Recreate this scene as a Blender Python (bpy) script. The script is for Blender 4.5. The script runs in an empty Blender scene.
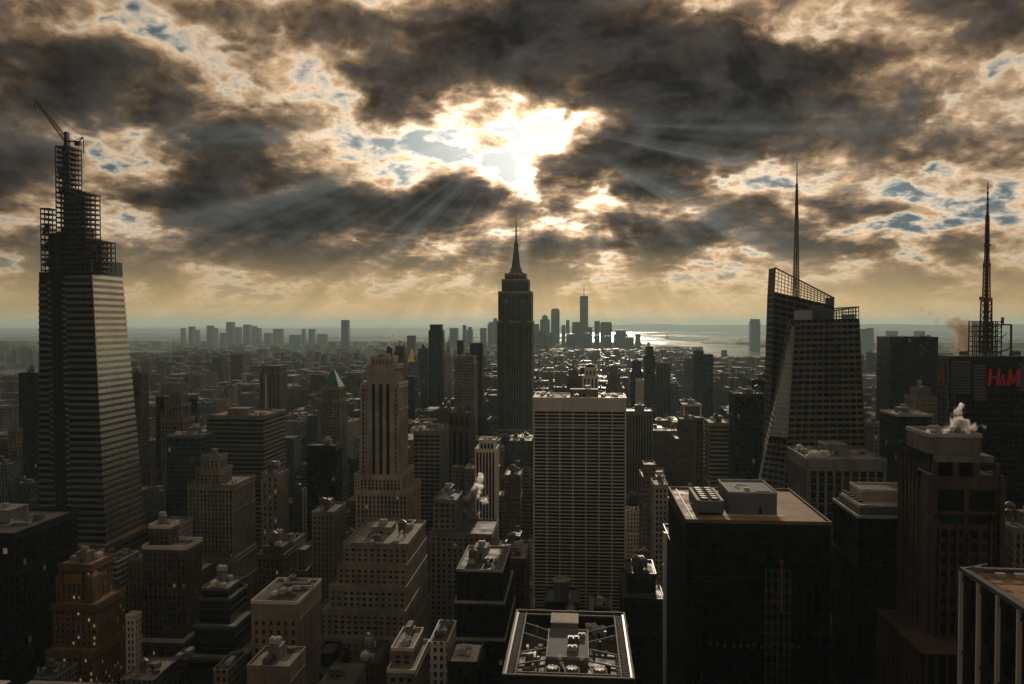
import bpy, math, random
from mathutils import Vector, Matrix
R = math.radians
sc = bpy.context.scene
C = bpy.context.collection

# ------------------------------------------------------------------ camera
FPX = 820.0                      # focal length in pixels of the 1024 px wide frame
EYE = Vector((0.0, 0.0, 260.0))
YAW = math.atan(68 / FPX)        # the street grid runs along +Y, the camera looks a little left of it
PITCH = -math.atan(19 / FPX)
cam_d = bpy.data.cameras.new('camera')
cam_d.sensor_width = 36.0
cam_d.lens = 36.0 * FPX / 1024.0
cam_d.clip_start = 1.0
cam_d.clip_end = 200000.0
cam = bpy.data.objects.new('camera', cam_d)
C.objects.link(cam)
cam.location = EYE
cam.rotation_euler = (R(90) + PITCH, 0, YAW)
sc.camera = cam
CM = cam.rotation_euler.to_matrix()

def ray(px, py):
    return (CM @ Vector(((px - 512) / FPX, (342 - py) / FPX, -1.0))).normalized()

def at(px, py, Y):
    d = ray(px, py)
    return EYE + d * (Y / d.y)

def PX(px, Y, py=420): return at(px, py, Y).x
def PZ(px, py, Y): return at(px, py, Y).z

def proj(p):
    q = CM.transposed() @ (Vector(p) - EYE)
    if q.z > -1: return None
    return (512 + FPX * q.x / -q.z, 342 - FPX * q.y / -q.z)

# ------------------------------------------------------------------ light, sky and exposure
SUN_PX = (606, 128)
sd = ray(*SUN_PX)
SUN_EL = math.asin(sd.z)
SUN_AZ = math.atan2(sd.x, sd.y)          # clockwise from +Y
sun_d = bpy.data.lights.new('sun', 'SUN')
sun_d.energy = 2.2
sun_d.angle = R(0.6)
sun_d.color = (1.0, 0.84, 0.62)
sun = bpy.data.objects.new('sun', sun_d)
C.objects.link(sun)
sun.rotation_euler = (-sd).to_track_quat('-Z', 'Y').to_euler()
sun.location = (0, 0, 900)

sc.view_settings.view_transform = 'Standard'
sc.view_settings.look = 'None'
sc.view_settings.exposure = 0.0
sc.view_settings.gamma = 1.0
sc.render.engine = 'CYCLES'
cy = sc.cycles
cy.use_denoising = True
cy.max_bounces = 4
cy.diffuse_bounces = 2
cy.glossy_bounces = 2
cy.transmission_bounces = 2
cy.volume_bounces = 1
cy.transparent_max_bounces = 8
cy.sample_clamp_indirect = 4.0
cy.volume_step_rate = 1.0
cy.volume_max_steps = 64

class NG:
    """small helper that writes shader node graphs as expressions"""
    def __init__(s, tree): s.t = tree; s.n = tree.nodes; s.l = tree.links
    def link(s, v, sock):
        if isinstance(v, (int, float)): sock.default_value = v
        elif isinstance(v, (tuple, list)):
            sock.default_value = tuple(v) + (1,) if (sock.type == 'RGBA' and len(v) == 3) else tuple(v)
        else: s.l.new(v, sock)
    def m(s, op, a, b=None, c=None, clamp=False):
        n = s.n.new('ShaderNodeMath'); n.operation = op; n.use_clamp = clamp
        for k, v in enumerate((a, b, c)):
            if v is not None: s.link(v, n.inputs[k])
        return n.outputs[0]
    def add(s, a, b): return s.m('ADD', a, b)
    def mul(s, a, b): return s.m('MULTIPLY', a, b)
    def sub(s, a, b): return s.m('SUBTRACT', a, b)
    def div(s, a, b): return s.m('DIVIDE', a, b)
    def vm(s, op, a, b=None):
        n = s.n.new('ShaderNodeVectorMath'); n.operation = op
        s.link(a, n.inputs[0])
        if b is not None:
            if op == 'SCALE': s.link(b, n.inputs['Scale'])
            else: s.link(b, n.inputs[1])
        return n.outputs['Value'] if op in ('DOT_PRODUCT', 'LENGTH', 'DISTANCE') else n.outputs[0]
    def xyz(s, x, y, z):
        n = s.n.new('ShaderNodeCombineXYZ')
        for k, v in enumerate((x, y, z)): s.link(v, n.inputs[k])
        return n.outputs[0]
    def sep(s, v):
        n = s.n.new('ShaderNodeSeparateXYZ'); s.link(v, n.inputs[0]); return n.outputs
    def noise(s, v, scale, detail=4, rough=0.5, col=False, dist=0.0, dim='3D', lac=2.0):
        n = s.n.new('ShaderNodeTexNoise'); n.noise_dimensions = dim
        s.link(v, n.inputs['Vector']); s.link(scale, n.inputs['Scale'])
        n.inputs['Detail'].default_value = detail; n.inputs['Roughness'].default_value = rough
        n.inputs['Distortion'].default_value = dist; n.inputs['Lacunarity'].default_value = lac
        return n.outputs['Color'] if col else n.outputs[0]
    def ramp(s, f, stops, interp='LINEAR'):
        n = s.n.new('ShaderNodeValToRGB'); s.link(f, n.inputs[0]); cr = n.color_ramp; cr.interpolation = interp
        while len(cr.elements) < len(stops): cr.elements.new(0.5)
        for e, (p, c) in zip(cr.elements, stops):
            e.position = p; e.color = tuple(c) + (1,) if len(c) == 3 else c
        return n.outputs[0]
    def step(s, v, a, b, smooth=True, lo=0.0, hi=1.0):
        n = s.n.new('ShaderNodeMapRange'); n.interpolation_type = 'SMOOTHSTEP' if smooth else 'LINEAR'
        s.link(v, n.inputs[0]); s.link(a, n.inputs[1]); s.link(b, n.inputs[2]); s.link(lo, n.inputs[3]); s.link(hi, n.inputs[4])
        return n.outputs[0]
    def mix(s, f, a, b, mode='MIX'):
        n = s.n.new('ShaderNodeMix'); n.data_type = 'RGBA'; n.blend_type = mode
        s.link(f, n.inputs[0]); s.link(a, n.inputs[6]); s.link(b, n.inputs[7])
        return n.outputs[2]

def angles(px, py):
    d = ray(px, py)
    return math.atan2(d.x, d.y), d.z / math.hypot(d.x, d.y)

# dark cloud masses (+) and openings (-), each a soft patch of sky at a bearing and height
CLOUDS = [  # px, py, rx, ry, weight
    (50, 70, 120, 34, .50), (130, 112, 90, 26, .42), (15, 160, 46, 34, .50), (30, 245, 60, 14, .22),
    (205, 172, 66, 34, .62), (180, 232, 90, 20, .40), (300, 236, 120, 16, .42),
    (300, 203, 60, 28, .55), (390, 205, 85, 24, .75), (458, 196, 40, 20, .62), (490, 187, 12, 8, .5),
    (405, 84, 52, 32, .68), (470, 14, 130, 26, .60), (600, 45, 90, 42, .60),
    (660, 60, 90, 48, .50), (735, 112, 105, 48, .62), (820, 128, 90, 34, .46), (900, 132, 42, 16, .34),
    (600, 156, 58, 20, .66), (660, 170, 40, 18, .4), (720, 205, 62, 17, .55), (765, 190, 60, 26, .35), (850, 205, 52, 14, .42),
    (560, 236, 80, 16, .36), (520, 215, 30, 12, .3), (650, 240, 70, 12, .34), (930, 240, 34, 9, .5), (835, 262, 50, 8, .3),
    (1010, 148, 40, 16, .3), (985, 40, 50, 22, .26), (850, 62, 50, 16, .36), (925, 268, 24, 7, .4), (960, 275, 18, 6, .3),
    (380, 262, 80, 8, .34), (570, 268, 40, 7, .3), (725, 268, 60, 7, .3), (215, 258, 60, 7, .2),
    # openings
    (500, 130, 60, 30, -.50), (580, 120, 40, 18, -.50), (455, 130, 28, 26, -.5), (640, 205, 46, 14, -.55), (560, 203, 44, 12, -.12), (545, 205, 50, 14, .20), (520, 170, 44, 14, -.15),
    (265, 62, 60, 26, -.30), (350, 60, 40, 22, -.12), (150, 22, 36, 12, -.35), (330, 130, 60, 26, -.16), (395, 152, 34, 16, -.25), (110, 150, 34, 14, -.3),
    (735, 180, 44, 8, -.4), (790, 42, 26, 10, -.42), (940, 70, 60, 24, -.25), (960, 185, 80, 30, -.26), (900, 232, 80, 18, -.4), (1000, 100, 50, 26, -.2), (830, 235, 60, 14, -.25), (1005, 220, 50, 20, -.15),
    (100, 25, 60, 14, -.35), (230, 110, 50, 26, -.3), (330, 95, 36, 30, -.3), (70, 215, 60, 16, -.3), (60, 280, 60, 10, -.3), (290, 170, 40, 14, -.2), (700, 258, 50, 8, -.2), (520, 2, 24, 16, -.25),
]
w = bpy.data.worlds.new('World'); sc.world = w; w.use_nodes = True
t = w.node_tree; t.nodes.clear(); g = NG(t)
dirv = t.nodes.new('ShaderNodeTexCoord').outputs['Generated']
dx, dy, dz = g.sep(dirv)[:]
hor = g.m('SQRT', g.add(g.mul(dx, dx), g.mul(dy, dy)))
S = g.div(dz, g.m('MAXIMUM', hor, .02))
Sp = g.m('MAXIMUM', S, 0.0)
A = g.m('ARCTAN2', dx, dy)
inv = g.div(1.0, g.mul(g.add(Sp, .34), g.m('MAXIMUM', hor, .02)))
P = g.xyz(g.mul(dx, inv), g.mul(dy, inv), 0.0)                # a cloud deck seen in perspective
warp = g.noise(P, 3.2, 4, .58, col=True, dim='2D')
wx, wy, wz = g.sep(warp)[:]
Aw = g.add(A, g.mul(g.sub(wx, .5), .20))
Sw = g.add(S, g.mul(g.sub(wy, .5), .13))
def deck(Q, det):
    """rolling deck with rounded cauliflower lobes on it"""
    big = g.noise(Q, 3.4, det, .59, dist=.2, dim='2D')
    n = t.nodes.new('ShaderNodeTexVoronoi'); n.feature = 'SMOOTH_F1'; n.voronoi_dimensions = '2D'; n.normalize = True
    g.link(g.vm('ADD', Q, g.vm('SCALE', g.noise(Q, 9.0, 3, .6, col=True, dim='2D'), .10)), n.inputs['Vector']); n.inputs['Scale'].default_value = 8.5
    n.inputs['Detail'].default_value = 2.6; n.inputs['Roughness'].default_value = .52; n.inputs['Lacunarity'].default_value = 2.3; n.inputs['Smoothness'].default_value = .35
    return g.add(big, g.mul(g.sub(.40, n.outputs['Distance']), .52))
f1 = deck(P, 8)
sunP = Vector((sd.x, sd.y, 0)) / ((sd.z / math.hypot(sd.x, sd.y) + .34) * math.hypot(sd.x, sd.y))
toS = g.vm('NORMALIZE', g.vm('SUBTRACT', tuple(sunP), P))
f2 = deck(g.vm('ADD', P, g.vm('SCALE', toS, .05)), 5)
acc = None
for (px, py, rx, ry, wt) in CLOUDS:
    a0, s0 = angles(px, py)
    u = g.mul(g.sub(Aw, a0), FPX / rx / 1.15); v = g.mul(g.sub(Sw, s0), FPX / ry / 1.15)
    wt = wt * .66 if wt > 0 else wt * .9
    e = g.mul(g.m('POWER', math.e, g.m('MULTIPLY', g.m('MULTIPLY_ADD', u, u, g.mul(v, v)), -1.0)), wt)
    acc = e if acc is None else g.add(acc, e)
behind = g.step(dy, .45, -.1)                                     # unseen sky behind the camera: thicker deck, brightened to light the facades
T = g.add(g.add(g.mul(g.sub(f1, .5), 2.5), .375), g.add(acc, g.mul(behind, .35)))
relief = g.mul(g.sub(f1, f2), 5.0)
cosS = g.vm('DOT_PRODUCT', dirv, tuple(sd))
angS = g.m('ARCCOSINE', g.m('MINIMUM', cosS, 1.0))
hole = ray(540, 135)                                             # the thin patch of cloud the light comes through
cosH = g.vm('DOT_PRODUCT', dirv, tuple(hole)); angH = g.m('ARCCOSINE', g.m('MINIMUM', cosH, 1.0))
glow = g.m('POWER', math.e, g.mul(g.mul(angH, angH), -1 / (2 * .11 ** 2)))
wide = g.m('POWER', math.e, g.mul(g.mul(angS, angS), -1 / (2 * .42 ** 2)))
veil = g.mul(g.sub(g.noise(P, 19.0, 4, .6, dist=.5, dim='2D'), .40), .55)
thick = g.ramp(g.add(g.mul(T, .8), g.m('MAXIMUM', g.mul(veil, g.sub(1.0, T)), 0.0)), [(0.0, (.095, .128, .138)), (.06, (.21, .23, .225)), (.15, (.52, .45, .35)), (.24, (.74, .565, .385)), (.36, (.45, .30, .175)), (.48, (.205, .136, .082)), (.62, (.080, .058, .041)), (.80, (.037, .030, .025)), (.98, (.024, .021, .019))])
lit = g.add(1.0, g.mul(relief, g.step(T, .15, .55)))
lit = g.m('MINIMUM', g.m('MAXIMUM', lit, .45), 2.2)
cloud = g.vm('SCALE', thick, lit)
amount = g.mul(g.add(.50, g.add(g.mul(wide, .85), g.mul(glow, g.mul(g.step(T, .85, .10), 1.15)))), g.add(1.0, g.mul(behind, 4.2)))  # rear sky, out of view, gets extra brightness as fill for the facades
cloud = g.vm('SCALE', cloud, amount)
cloud = g.vm('ADD', cloud, g.vm('SCALE', (1.0, .93, .82), g.mul(g.mul(glow, g.step(T, .42, -.02)), .7)))
# golden haze low in the sky, with faint shafts fanning out from the sun
hs = ray(530, 118); u = g.sub(A, math.atan2(hs.x, hs.y)); v = g.sub(S, hs.z / math.hypot(hs.x, hs.y))
fan = g.m('ARCTAN2', u, g.mul(v, -1.0))
shaft = g.noise(g.xyz(fan, 0.0, 0.0), 9.0, 3, .6)
shaft = g.add(1.0, g.mul(g.sub(shaft, .5), 1.0))
ray_l = g.mul(g.m('MAXIMUM', g.sub(g.noise(g.xyz(fan, 3.0, 0.0), 7.0, 3, .6), .47), 0.0), g.mul(wide, g.step(angH, .04, .16)))
cloud = g.vm('ADD', cloud, g.vm('SCALE', (.34, .41, .40), g.mul(ray_l, g.step(v, .06, -.03))))     # sunbeams in the air below the gap
haze_c = g.ramp(g.mul(Sp, 5.0), [(0.0, (.74, .52, .24)), (.12, (.72, .49, .215)), (.35, (.60, .41, .20)), (.7, (.52, .36, .18)), (1.0, (.4, .29, .18))])
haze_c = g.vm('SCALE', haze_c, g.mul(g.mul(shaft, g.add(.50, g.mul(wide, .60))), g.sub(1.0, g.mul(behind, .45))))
hz = g.mul(g.sub(1.0, g.step(S, .0, .105)), .93)
col = g.mix(hz, cloud, haze_c)
col = g.vm('MULTIPLY', col, g.mix(behind, (1, 1, 1), (.84, .95, 1.08)))  # the added fill from the rear sky is tinted cooler
below = g.step(S, -.01, .0)
col = g.mix(below, (.10, .09, .06), col)
sky = t.nodes.new('ShaderNodeTexSky'); sky.sky_type = 'NISHITA'; sky.sun_disc = False
sky.sun_elevation = SUN_EL; sky.sun_rotation = SUN_AZ; sky.altitude = 260; sky.dust_density = 2.0
bg1 = t.nodes.new('ShaderNodeBackground'); t.links.new(sky.outputs[0], bg1.inputs[0]); bg1.inputs[1].default_value = .05
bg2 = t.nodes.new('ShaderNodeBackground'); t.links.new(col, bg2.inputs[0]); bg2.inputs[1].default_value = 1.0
# blue air shows where the deck is thin
gap = g.mul(g.sub(1.0, g.step(T, .05, .30)), g.step(S, .06, .2))
mx = t.nodes.new('ShaderNodeMixShader'); t.links.new(g.mul(gap, .05), mx.inputs[0])
t.links.new(bg2.outputs[0], mx.inputs[1]); t.links.new(bg1.outputs[0], mx.inputs[2])
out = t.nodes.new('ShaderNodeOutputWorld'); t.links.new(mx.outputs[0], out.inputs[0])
w.cycles.sampling_method = 'MANUAL'; w.cycles.sample_map_resolution = 1024

# ------------------------------------------------------------------ materials
def new_mat(name):
    m = bpy.data.materials.new(name); m.use_nodes = True
    nt = m.node_tree; b = nt.nodes['Principled BSDF']
    return m, NG(nt), b

def wall_mat(name, c, rough=.75, var=.5, metal=0.0, scale=.06, spec=.2):
    """stone, brick, concrete or painted metal with blotches, vertical rain streaks and fine grain"""
    m, g, b = new_mat(name)
    oc = g.t.nodes.new('ShaderNodeTexCoord').outputs['Object']
    x, y, z = g.sep(oc)[:]
    n1 = g.noise(oc, scale, 4, .6)
    st = g.noise(g.xyz(g.mul(x, .5), g.mul(y, .5), g.mul(z, .02)), 1.0, 3, .6)
    n3 = g.noise(oc, 1.3, 3, .7)
    f = g.add(g.mul(n1, .5), g.add(g.mul(st, .35), g.mul(n3, .15)))
    f = g.step(f, .32, .68)
    lo = tuple(v * (1 - var) for v in c); hi = tuple(min(v * (1 + var * .6), .9) for v in c)
    col = g.mix(f, lo, hi)
    rnd = g.t.nodes.new('ShaderNodeObjectInfo').outputs['Random']
    col = g.vm('SCALE', col, g.add(.9, g.mul(rnd, .2)))
    g.l.new(col, b.inputs['Base Color'])
    g.link(g.add(rough - .1, g.mul(n3, .2)), b.inputs['Roughness'])
    b.inputs['Metallic'].default_value = metal
    b.inputs['Specular IOR Level'].default_value = spec
    return m

def glass_mat(name, c=(.007, .008, .010), rough=.16, blind=.06, spec=.25):
    """dark window glass; each pane has its own tone, some with pale blinds"""
    m, g, b = new_mat(name)
    geo = g.t.nodes.new('ShaderNodeNewGeometry').outputs['Random Per Island']
    oi = g.t.nodes.new('ShaderNodeObjectInfo').outputs['Random']
    r = g.m('FRACT', g.add(geo, g.mul(oi, 3.7)))
    bl = (blind, blind * .92, blind * .8)
    col = g.ramp(r, [(0, tuple(v * .4 for v in c)), (.5, c), (.8, tuple(v * 2.5 for v in c)), (.90, tuple(v * .45 for v in bl)), (.97, bl), (1, tuple(v * 1.5 for v in bl))])
    g.l.new(col, b.inputs['Base Color'])
    g.link(g.add(rough, g.mul(r, .15)), b.inputs['Roughness'])
    b.inputs['Specular IOR Level'].default_value = spec
    return m

def roof_mat(name, c, rough=.6):
    m, g, b = new_mat(name)
    oc = g.t.nodes.new('ShaderNodeTexCoord').outputs['Object']
    n = g.noise(oc, .12, 5, .65); n2 = g.noise(oc, .9, 3, .6)
    f = g.step(g.add(g.mul(n, .7), g.mul(n2, .3)), .38, .62)
    g.l.new(g.mix(f, tuple(v * .55 for v in c), tuple(v * 1.25 for v in c)), b.inputs['Base Color'])
    g.link(g.step(n, .35, .65, True, rough - .05, rough + .25), b.inputs['Roughness']); b.inputs['Specular IOR Level'].default_value = .18
    return m

def city_mat(name, cw, ch, fx, fz, gl=(.010, .012, .014)):
    """walls of buildings too far or too low for modelled windows: a window pattern in metres over the wall's own tint"""
    m, g, b = new_mat(name)
    oc = g.t.nodes.new('ShaderNodeTexCoord').outputs['Object']
    N = g.t.nodes.new('ShaderNodeNewGeometry').outputs['Normal']
    nx, ny, nz = g.sep(N)[:]; x, y, z = g.sep(oc)[:]
    side = g.m('GREATER_THAN', g.m('ABSOLUTE', nx), .6)
    flat = g.m('GREATER_THAN', g.m('ABSOLUTE', nz), .6)
    u = g.add(g.mul(y, side), g.mul(x, g.sub(1.0, side)))
    uc = g.div(u, cw); zc = g.div(z, ch)
    wu = g.m('LESS_THAN', g.m('ABSOLUTE', g.sub(g.m('FRACT', uc), .5)), fx / 2)
    wz = g.m('LESS_THAN', g.m('ABSOLUTE', g.sub(g.m('FRACT', zc), .5)), fz / 2)
    win = g.mul(g.mul(wu, wz), g.sub(1.0, flat))
    wn = g.t.nodes.new('ShaderNodeTexWhiteNoise'); g.link(g.xyz(g.m('FLOOR', uc), g.m('FLOOR', zc), side), wn.inputs['Vector'])
    tint = g.t.nodes.new('ShaderNodeAttribute'); tint.attribute_name = 'tint'
    n = g.noise(g.vm('MULTIPLY', oc, (1.0, 1.0, .35)), .09, 5, .7)
    wall = g.vm('SCALE', tint.outputs['Color'], g.add(.55, g.mul(n, .85)))
    glc = g.vm('SCALE', gl, g.add(.4, g.mul(g.m('POWER', wn.outputs[0], 5.0), 9.0)))
    g.l.new(g.mix(win, wall, glc), b.inputs['Base Color'])
    wet = g.step(g.noise(oc, .035, 3, .7), .42, .6, True, .46, .85)      # roofs: patches of smooth membrane and of gravel
    base = g.add(g.mul(flat, wet), g.mul(g.sub(1.0, flat), .75))
    g.link(g.sub(base, g.mul(win, .5)), b.inputs['Roughness'])
    return m

M = {
 'limestone': wall_mat('limestone', (.20, .168, .13)),
 'pale_stone': wall_mat('pale_stone', (.34, .29, .23)),
 'white_stone': wall_mat('white_stone', (.58, .53, .46), .55, .2),
 'tan_brick': wall_mat('tan_brick', (.17, .125, .085)),
 'brown_brick': wall_mat('brown_brick', (.10, .066, .046)),
 'orange_brick': wall_mat('orange_brick', (.18, .105, .055)),
 'red_granite': wall_mat('red_granite', (.085, .055, .046), .45),
 'grey_concrete': wall_mat('grey_concrete', (.19, .18, .165)),
 'grey_stone': wall_mat('grey_stone', (.15, .138, .12)),
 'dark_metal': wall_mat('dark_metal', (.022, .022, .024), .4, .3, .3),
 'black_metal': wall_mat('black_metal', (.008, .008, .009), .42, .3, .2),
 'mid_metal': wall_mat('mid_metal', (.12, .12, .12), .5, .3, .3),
 'bright_metal': wall_mat('bright_metal', (.40, .39, .37), .55, .25, .25),
 'steel': wall_mat('steel', (.06, .045, .035), .5, .4, .3),
 'blue_metal': wall_mat('blue_metal', (.12, .13, .15), .75, .2, 0, spec=.1),
 'green_metal': wall_mat('green_metal', (.035, .055, .05), .4, .3, .3),
 'copper': wall_mat('copper', (.045, .12, .08), .6, .4),
 'gold': wall_mat('gold', (.75, .48, .14), .38, .2, .8),
 'wood': wall_mat('wood', (.14, .09, .055), .8, .4),
 'red_paint': wall_mat('red_paint', (.42, .03, .02), .5, .3),
 'glass': glass_mat('glass'),
 'blue_glass': glass_mat('blue_glass', (.010, .016, .022), .12, .04),
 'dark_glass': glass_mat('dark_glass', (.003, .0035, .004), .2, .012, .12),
 'sky_glass': glass_mat('sky_glass', (.05, .06, .06), .10, .1),
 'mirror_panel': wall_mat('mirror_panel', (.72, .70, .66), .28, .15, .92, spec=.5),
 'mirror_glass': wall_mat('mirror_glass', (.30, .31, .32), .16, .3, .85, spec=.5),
 'tar': roof_mat('tar_roof', (.055, .052, .05), .55),
 'gravel': roof_mat('gravel_roof', (.20, .18, .155), .62),
 'pale_roof': roof_mat('pale_roof', (.42, .38, .32), .55),
 'rust_roof': roof_mat('rust_roof', (.30, .175, .10), .6),
 'punched': city_mat('punched_facade', 2.7, 3.5, .46, .58),
 'ribboned': city_mat('ribboned_facade', 9.0, 3.8, .94, .5),
 'piered': city_mat('piered_facade', 3.0, 3.7, .5, .82),
}
def lit_mat(name, c, s):
    m, g, b = new_mat(name)
    oi = g.t.nodes.new('ShaderNodeObjectInfo').outputs['Random']
    b.inputs['Base Color'].default_value = (.1, .08, .05, 1)
    b.inputs['Emission Color'].default_value = c + (1,)
    g.link(g.add(s * .25, g.mul(oi, s)), b.inputs['Emission Strength'])
    return m
M['lit'] = lit_mat('lit_window', (1.0, .60, .28), .22)
M['lit_dim'] = lit_mat('dimly_lit_window', (1.0, .66, .36), .09)

# ------------------------------------------------------------------ mesh helpers
V = Vector
BOXF = [(0, 3, 2, 1), (4, 5, 6, 7), (0, 1, 5, 4), (1, 2, 6, 5), (2, 3, 7, 6), (3, 0, 4, 7)]
class MB:
    """collects solids and links them as ONE mesh object"""
    def __init__(s): s.v = []; s.f = []; s.t = []; s.mi = []; s.tint = None; s.k = 0
    def face(s, pts):
        n = len(s.v); s.v += [tuple(p) for p in pts]; s._f(tuple(range(n, n + len(pts))))
    def _f(s, f): s.f.append(f); s.t.append(s.tint); s.mi.append(s.k)
    def hexa(s, p):
        n = len(s.v); s.v += [tuple(q) for q in p]
        for f in BOXF: s._f(tuple(n + i for i in f))
    def box(s, x0, x1, y0, y1, z0, z1):
        s.hexa([(x0, y0, z0), (x1, y0, z0), (x1, y1, z0), (x0, y1, z0), (x0, y0, z1), (x1, y0, z1), (x1, y1, z1), (x0, y1, z1)])
    def cbox(s, x, y, z0, w, d, h): s.box(x - w / 2, x + w / 2, y - d / 2, y + d / 2, z0, z0 + h)
    def frustum(s, x0, x1, y0, y1, z0, X0, X1, Y0, Y1, z1):
        s.hexa([(x0, y0, z0), (x1, y0, z0), (x1, y1, z0), (x0, y1, z0), (X0, Y0, z1), (X1, Y0, z1), (X1, Y1, z1), (X0, Y1, z1)])
    def bar(s, a, b, w, w2=None):
        a = V(a); b = V(b); d = (b - a)
        if d.length < 1e-6: return
        d.normalize(); up = V((0, 0, 1)) if abs(d.z) < .9 else V((0, 1, 0))
        s1 = d.cross(up).normalized(); s2 = d.cross(s1).normalized(); w2 = w if w2 is None else w2
        q = []
        for c, r in ((a, w / 2), (b, w2 / 2)):
            for i, j in ((-1, -1), (1, -1), (1, 1), (-1, 1)): q.append(c + s1 * r * i + s2 * r * j)
        s.hexa(q)
    def cyl(s, x, y, z0, z1, r0, r1=None, n=14, cap=True):
        r1 = r0 if r1 is None else r1; b = len(s.v)
        for z, r in ((z0, r0), (z1, r1)):
            for k in range(n):
                a = 2 * math.pi * k / n; s.v.append((x + r * math.cos(a), y + r * math.sin(a), z))
        for k in range(n):
            l = (k + 1) % n; s._f((b + k, b + l, b + n + l, b + n + k))
        if cap: s._f(tuple(b + n + k for k in range(n))); s._f(tuple(b + k for k in reversed(range(n))))
    def prism(s, pts, z0, z1, top=None):
        """vertical prism over a counter-clockwise outline; top may be another outline"""
        n = len(pts); b = len(s.v); top = top or pts
        s.v += [(p[0], p[1], z0) for p in pts] + [(p[0], p[1], p[2] if len(p) > 2 else z1) for p in top]
        for k in range(n):
            l = (k + 1) % n; s._f((b + k, b + l, b + n + l, b + n + k))
        s._f(tuple(range(b + n, b + 2 * n))); s._f(tuple(reversed(range(b, b + n))))
    def build(s, name, mats, parent=None, loc=None, smooth=False):
        if not s.f: return None
        me = bpy.data.meshes.new(name); me.from_pydata(s.v, [], s.f)
        mats = mats if isinstance(mats, (list, tuple)) else [mats]
        for m in mats: me.materials.append(M[m] if isinstance(m, str) else m)
        if any(s.mi): me.polygons.foreach_set('material_index', s.mi)
        if any(t is not None for t in s.t):
            ca = me.color_attributes.new('tint', 'FLOAT_COLOR', 'CORNER'); a = []
            for f, t in zip(s.f, s.t):
                t = t or (.2, .2, .2)
                a += [t[0], t[1], t[2], 1.0] * len(f)
            ca.data.foreach_set('color', a)
        if smooth: me.polygons.foreach_set('use_smooth', [True] * len(s.f))
        me.update()
        o = bpy.data.objects.new(name, me); C.objects.link(o)
        if parent: o.parent = parent
        if loc is not None: o.location = loc
        return o

def empty(name, loc, rz=0):
    o = bpy.data.objects.new(name, None); C.objects.link(o); o.location = loc; o.rotation_euler = (0, 0, rz)
    o.empty_display_size = 5; return o
def tag(o, label=None, cat=None, group=None, kind=None):
    for k, v in (('label', label), ('category', cat), ('group', group), ('kind', kind)):
        if v: o[k] = v
    return o
def copy_tree(o, parent=None):
    c = o.copy(); C.objects.link(c); c.parent = parent
    for ch in list(o.children): copy_tree(ch, c)
    return c

# ------------------------------------------------------------------ facades
def facade(wall, q, floors, bays, pier=.25, pd=.45, sp=.4, sd=.25, blank=0.0, base=0.0, ext=False, vstrip=False, skip=None, ends=1.0):
    """piers and spandrels standing proud of a wall quad; returns the 8 corners of each pane between them"""
    bl, br, tr, tl = (V(p) for p in q)
    n = (br - bl).cross(tl - bl).normalized()
    H = ((tl - bl).length + (tr - br).length) / 2; W = ((br - bl).length + (tr - tl).length) / 2
    def P(u, v, d): return bl.lerp(br, u).lerp(tl.lerp(tr, u), v) + n * d
    def blk(u0, u1, v0, v1, d0, d1): return [P(u0, v0, d0), P(u1, v0, d0), P(u1, v0, d1), P(u0, v0, d1), P(u0, v1, d0), P(u1, v1, d0), P(u1, v1, d1), P(u0, v1, d1)]
    def put(*a):
        p = blk(*a); wall.hexa([p[3], p[2], p[1], p[0], p[7], p[6], p[5], p[4]])
    vb = base / H; vt = 1 - blank / H
    pw = pier / bays; e = pd / W if ext else 0
    if pier > 0:
        for k in range(bays + 1):
            c = k / bays; a, b = c - pw / 2, c + pw / 2
            if k == 0: a, b = -e, pw * ends / 2 + .002
            if k == bays: a, b = 1 - pw * ends / 2 - .002, 1 + e
            put(a, b, 0, 1 - .002, 0, pd)
    if blank > 0: put(-e, 1 + e, vt, 1, 0, pd + .12)
    if pier > 0 and sp > 0 and H > 14 and W > 9:                  # belt courses and a cornice line
        for v in (vt, vt - 4.6 * (1 - blank / H) * (H - blank) / max(floors, 1) / (H - blank) if floors > 8 else vt, .02):
            if .01 < v < .99: put(-e * 1.3, 1 + e * 1.3, v, min(v + .55 / H, .998), 0, pd + .3)
    if base > 0: put(0, 1, 0, vb, 0, sd + .02)
    fh = (vt - vb) / floors; out = []
    sph = fh * sp
    if sp > 0:
        for k in range(floors + (0 if blank > 0 else 1)):
            v0 = vb + k * fh
            v1 = min(v0 + sph, vt if blank else .9985)
            if v1 - v0 > 1e-5: put(0, 1, v0, v1, 0, sd)
    for b in range(bays):
        u0 = b / bays + pw / 2; u1 = (b + 1) / bays - pw / 2
        if vstrip: out.append(blk(u0, u1, vb + sph * .2, vt, .02, .07)); continue
        for k in reversed(range(floors)):
            if skip and skip(b, k): continue
            out.append(blk(u0, u1, vb + k * fh + sph, vb + (k + 1) * fh - .0002, .02, .07))
    if not vstrip and not skip: out.sort(key=lambda p: -p[0].z)
    return out

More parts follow.
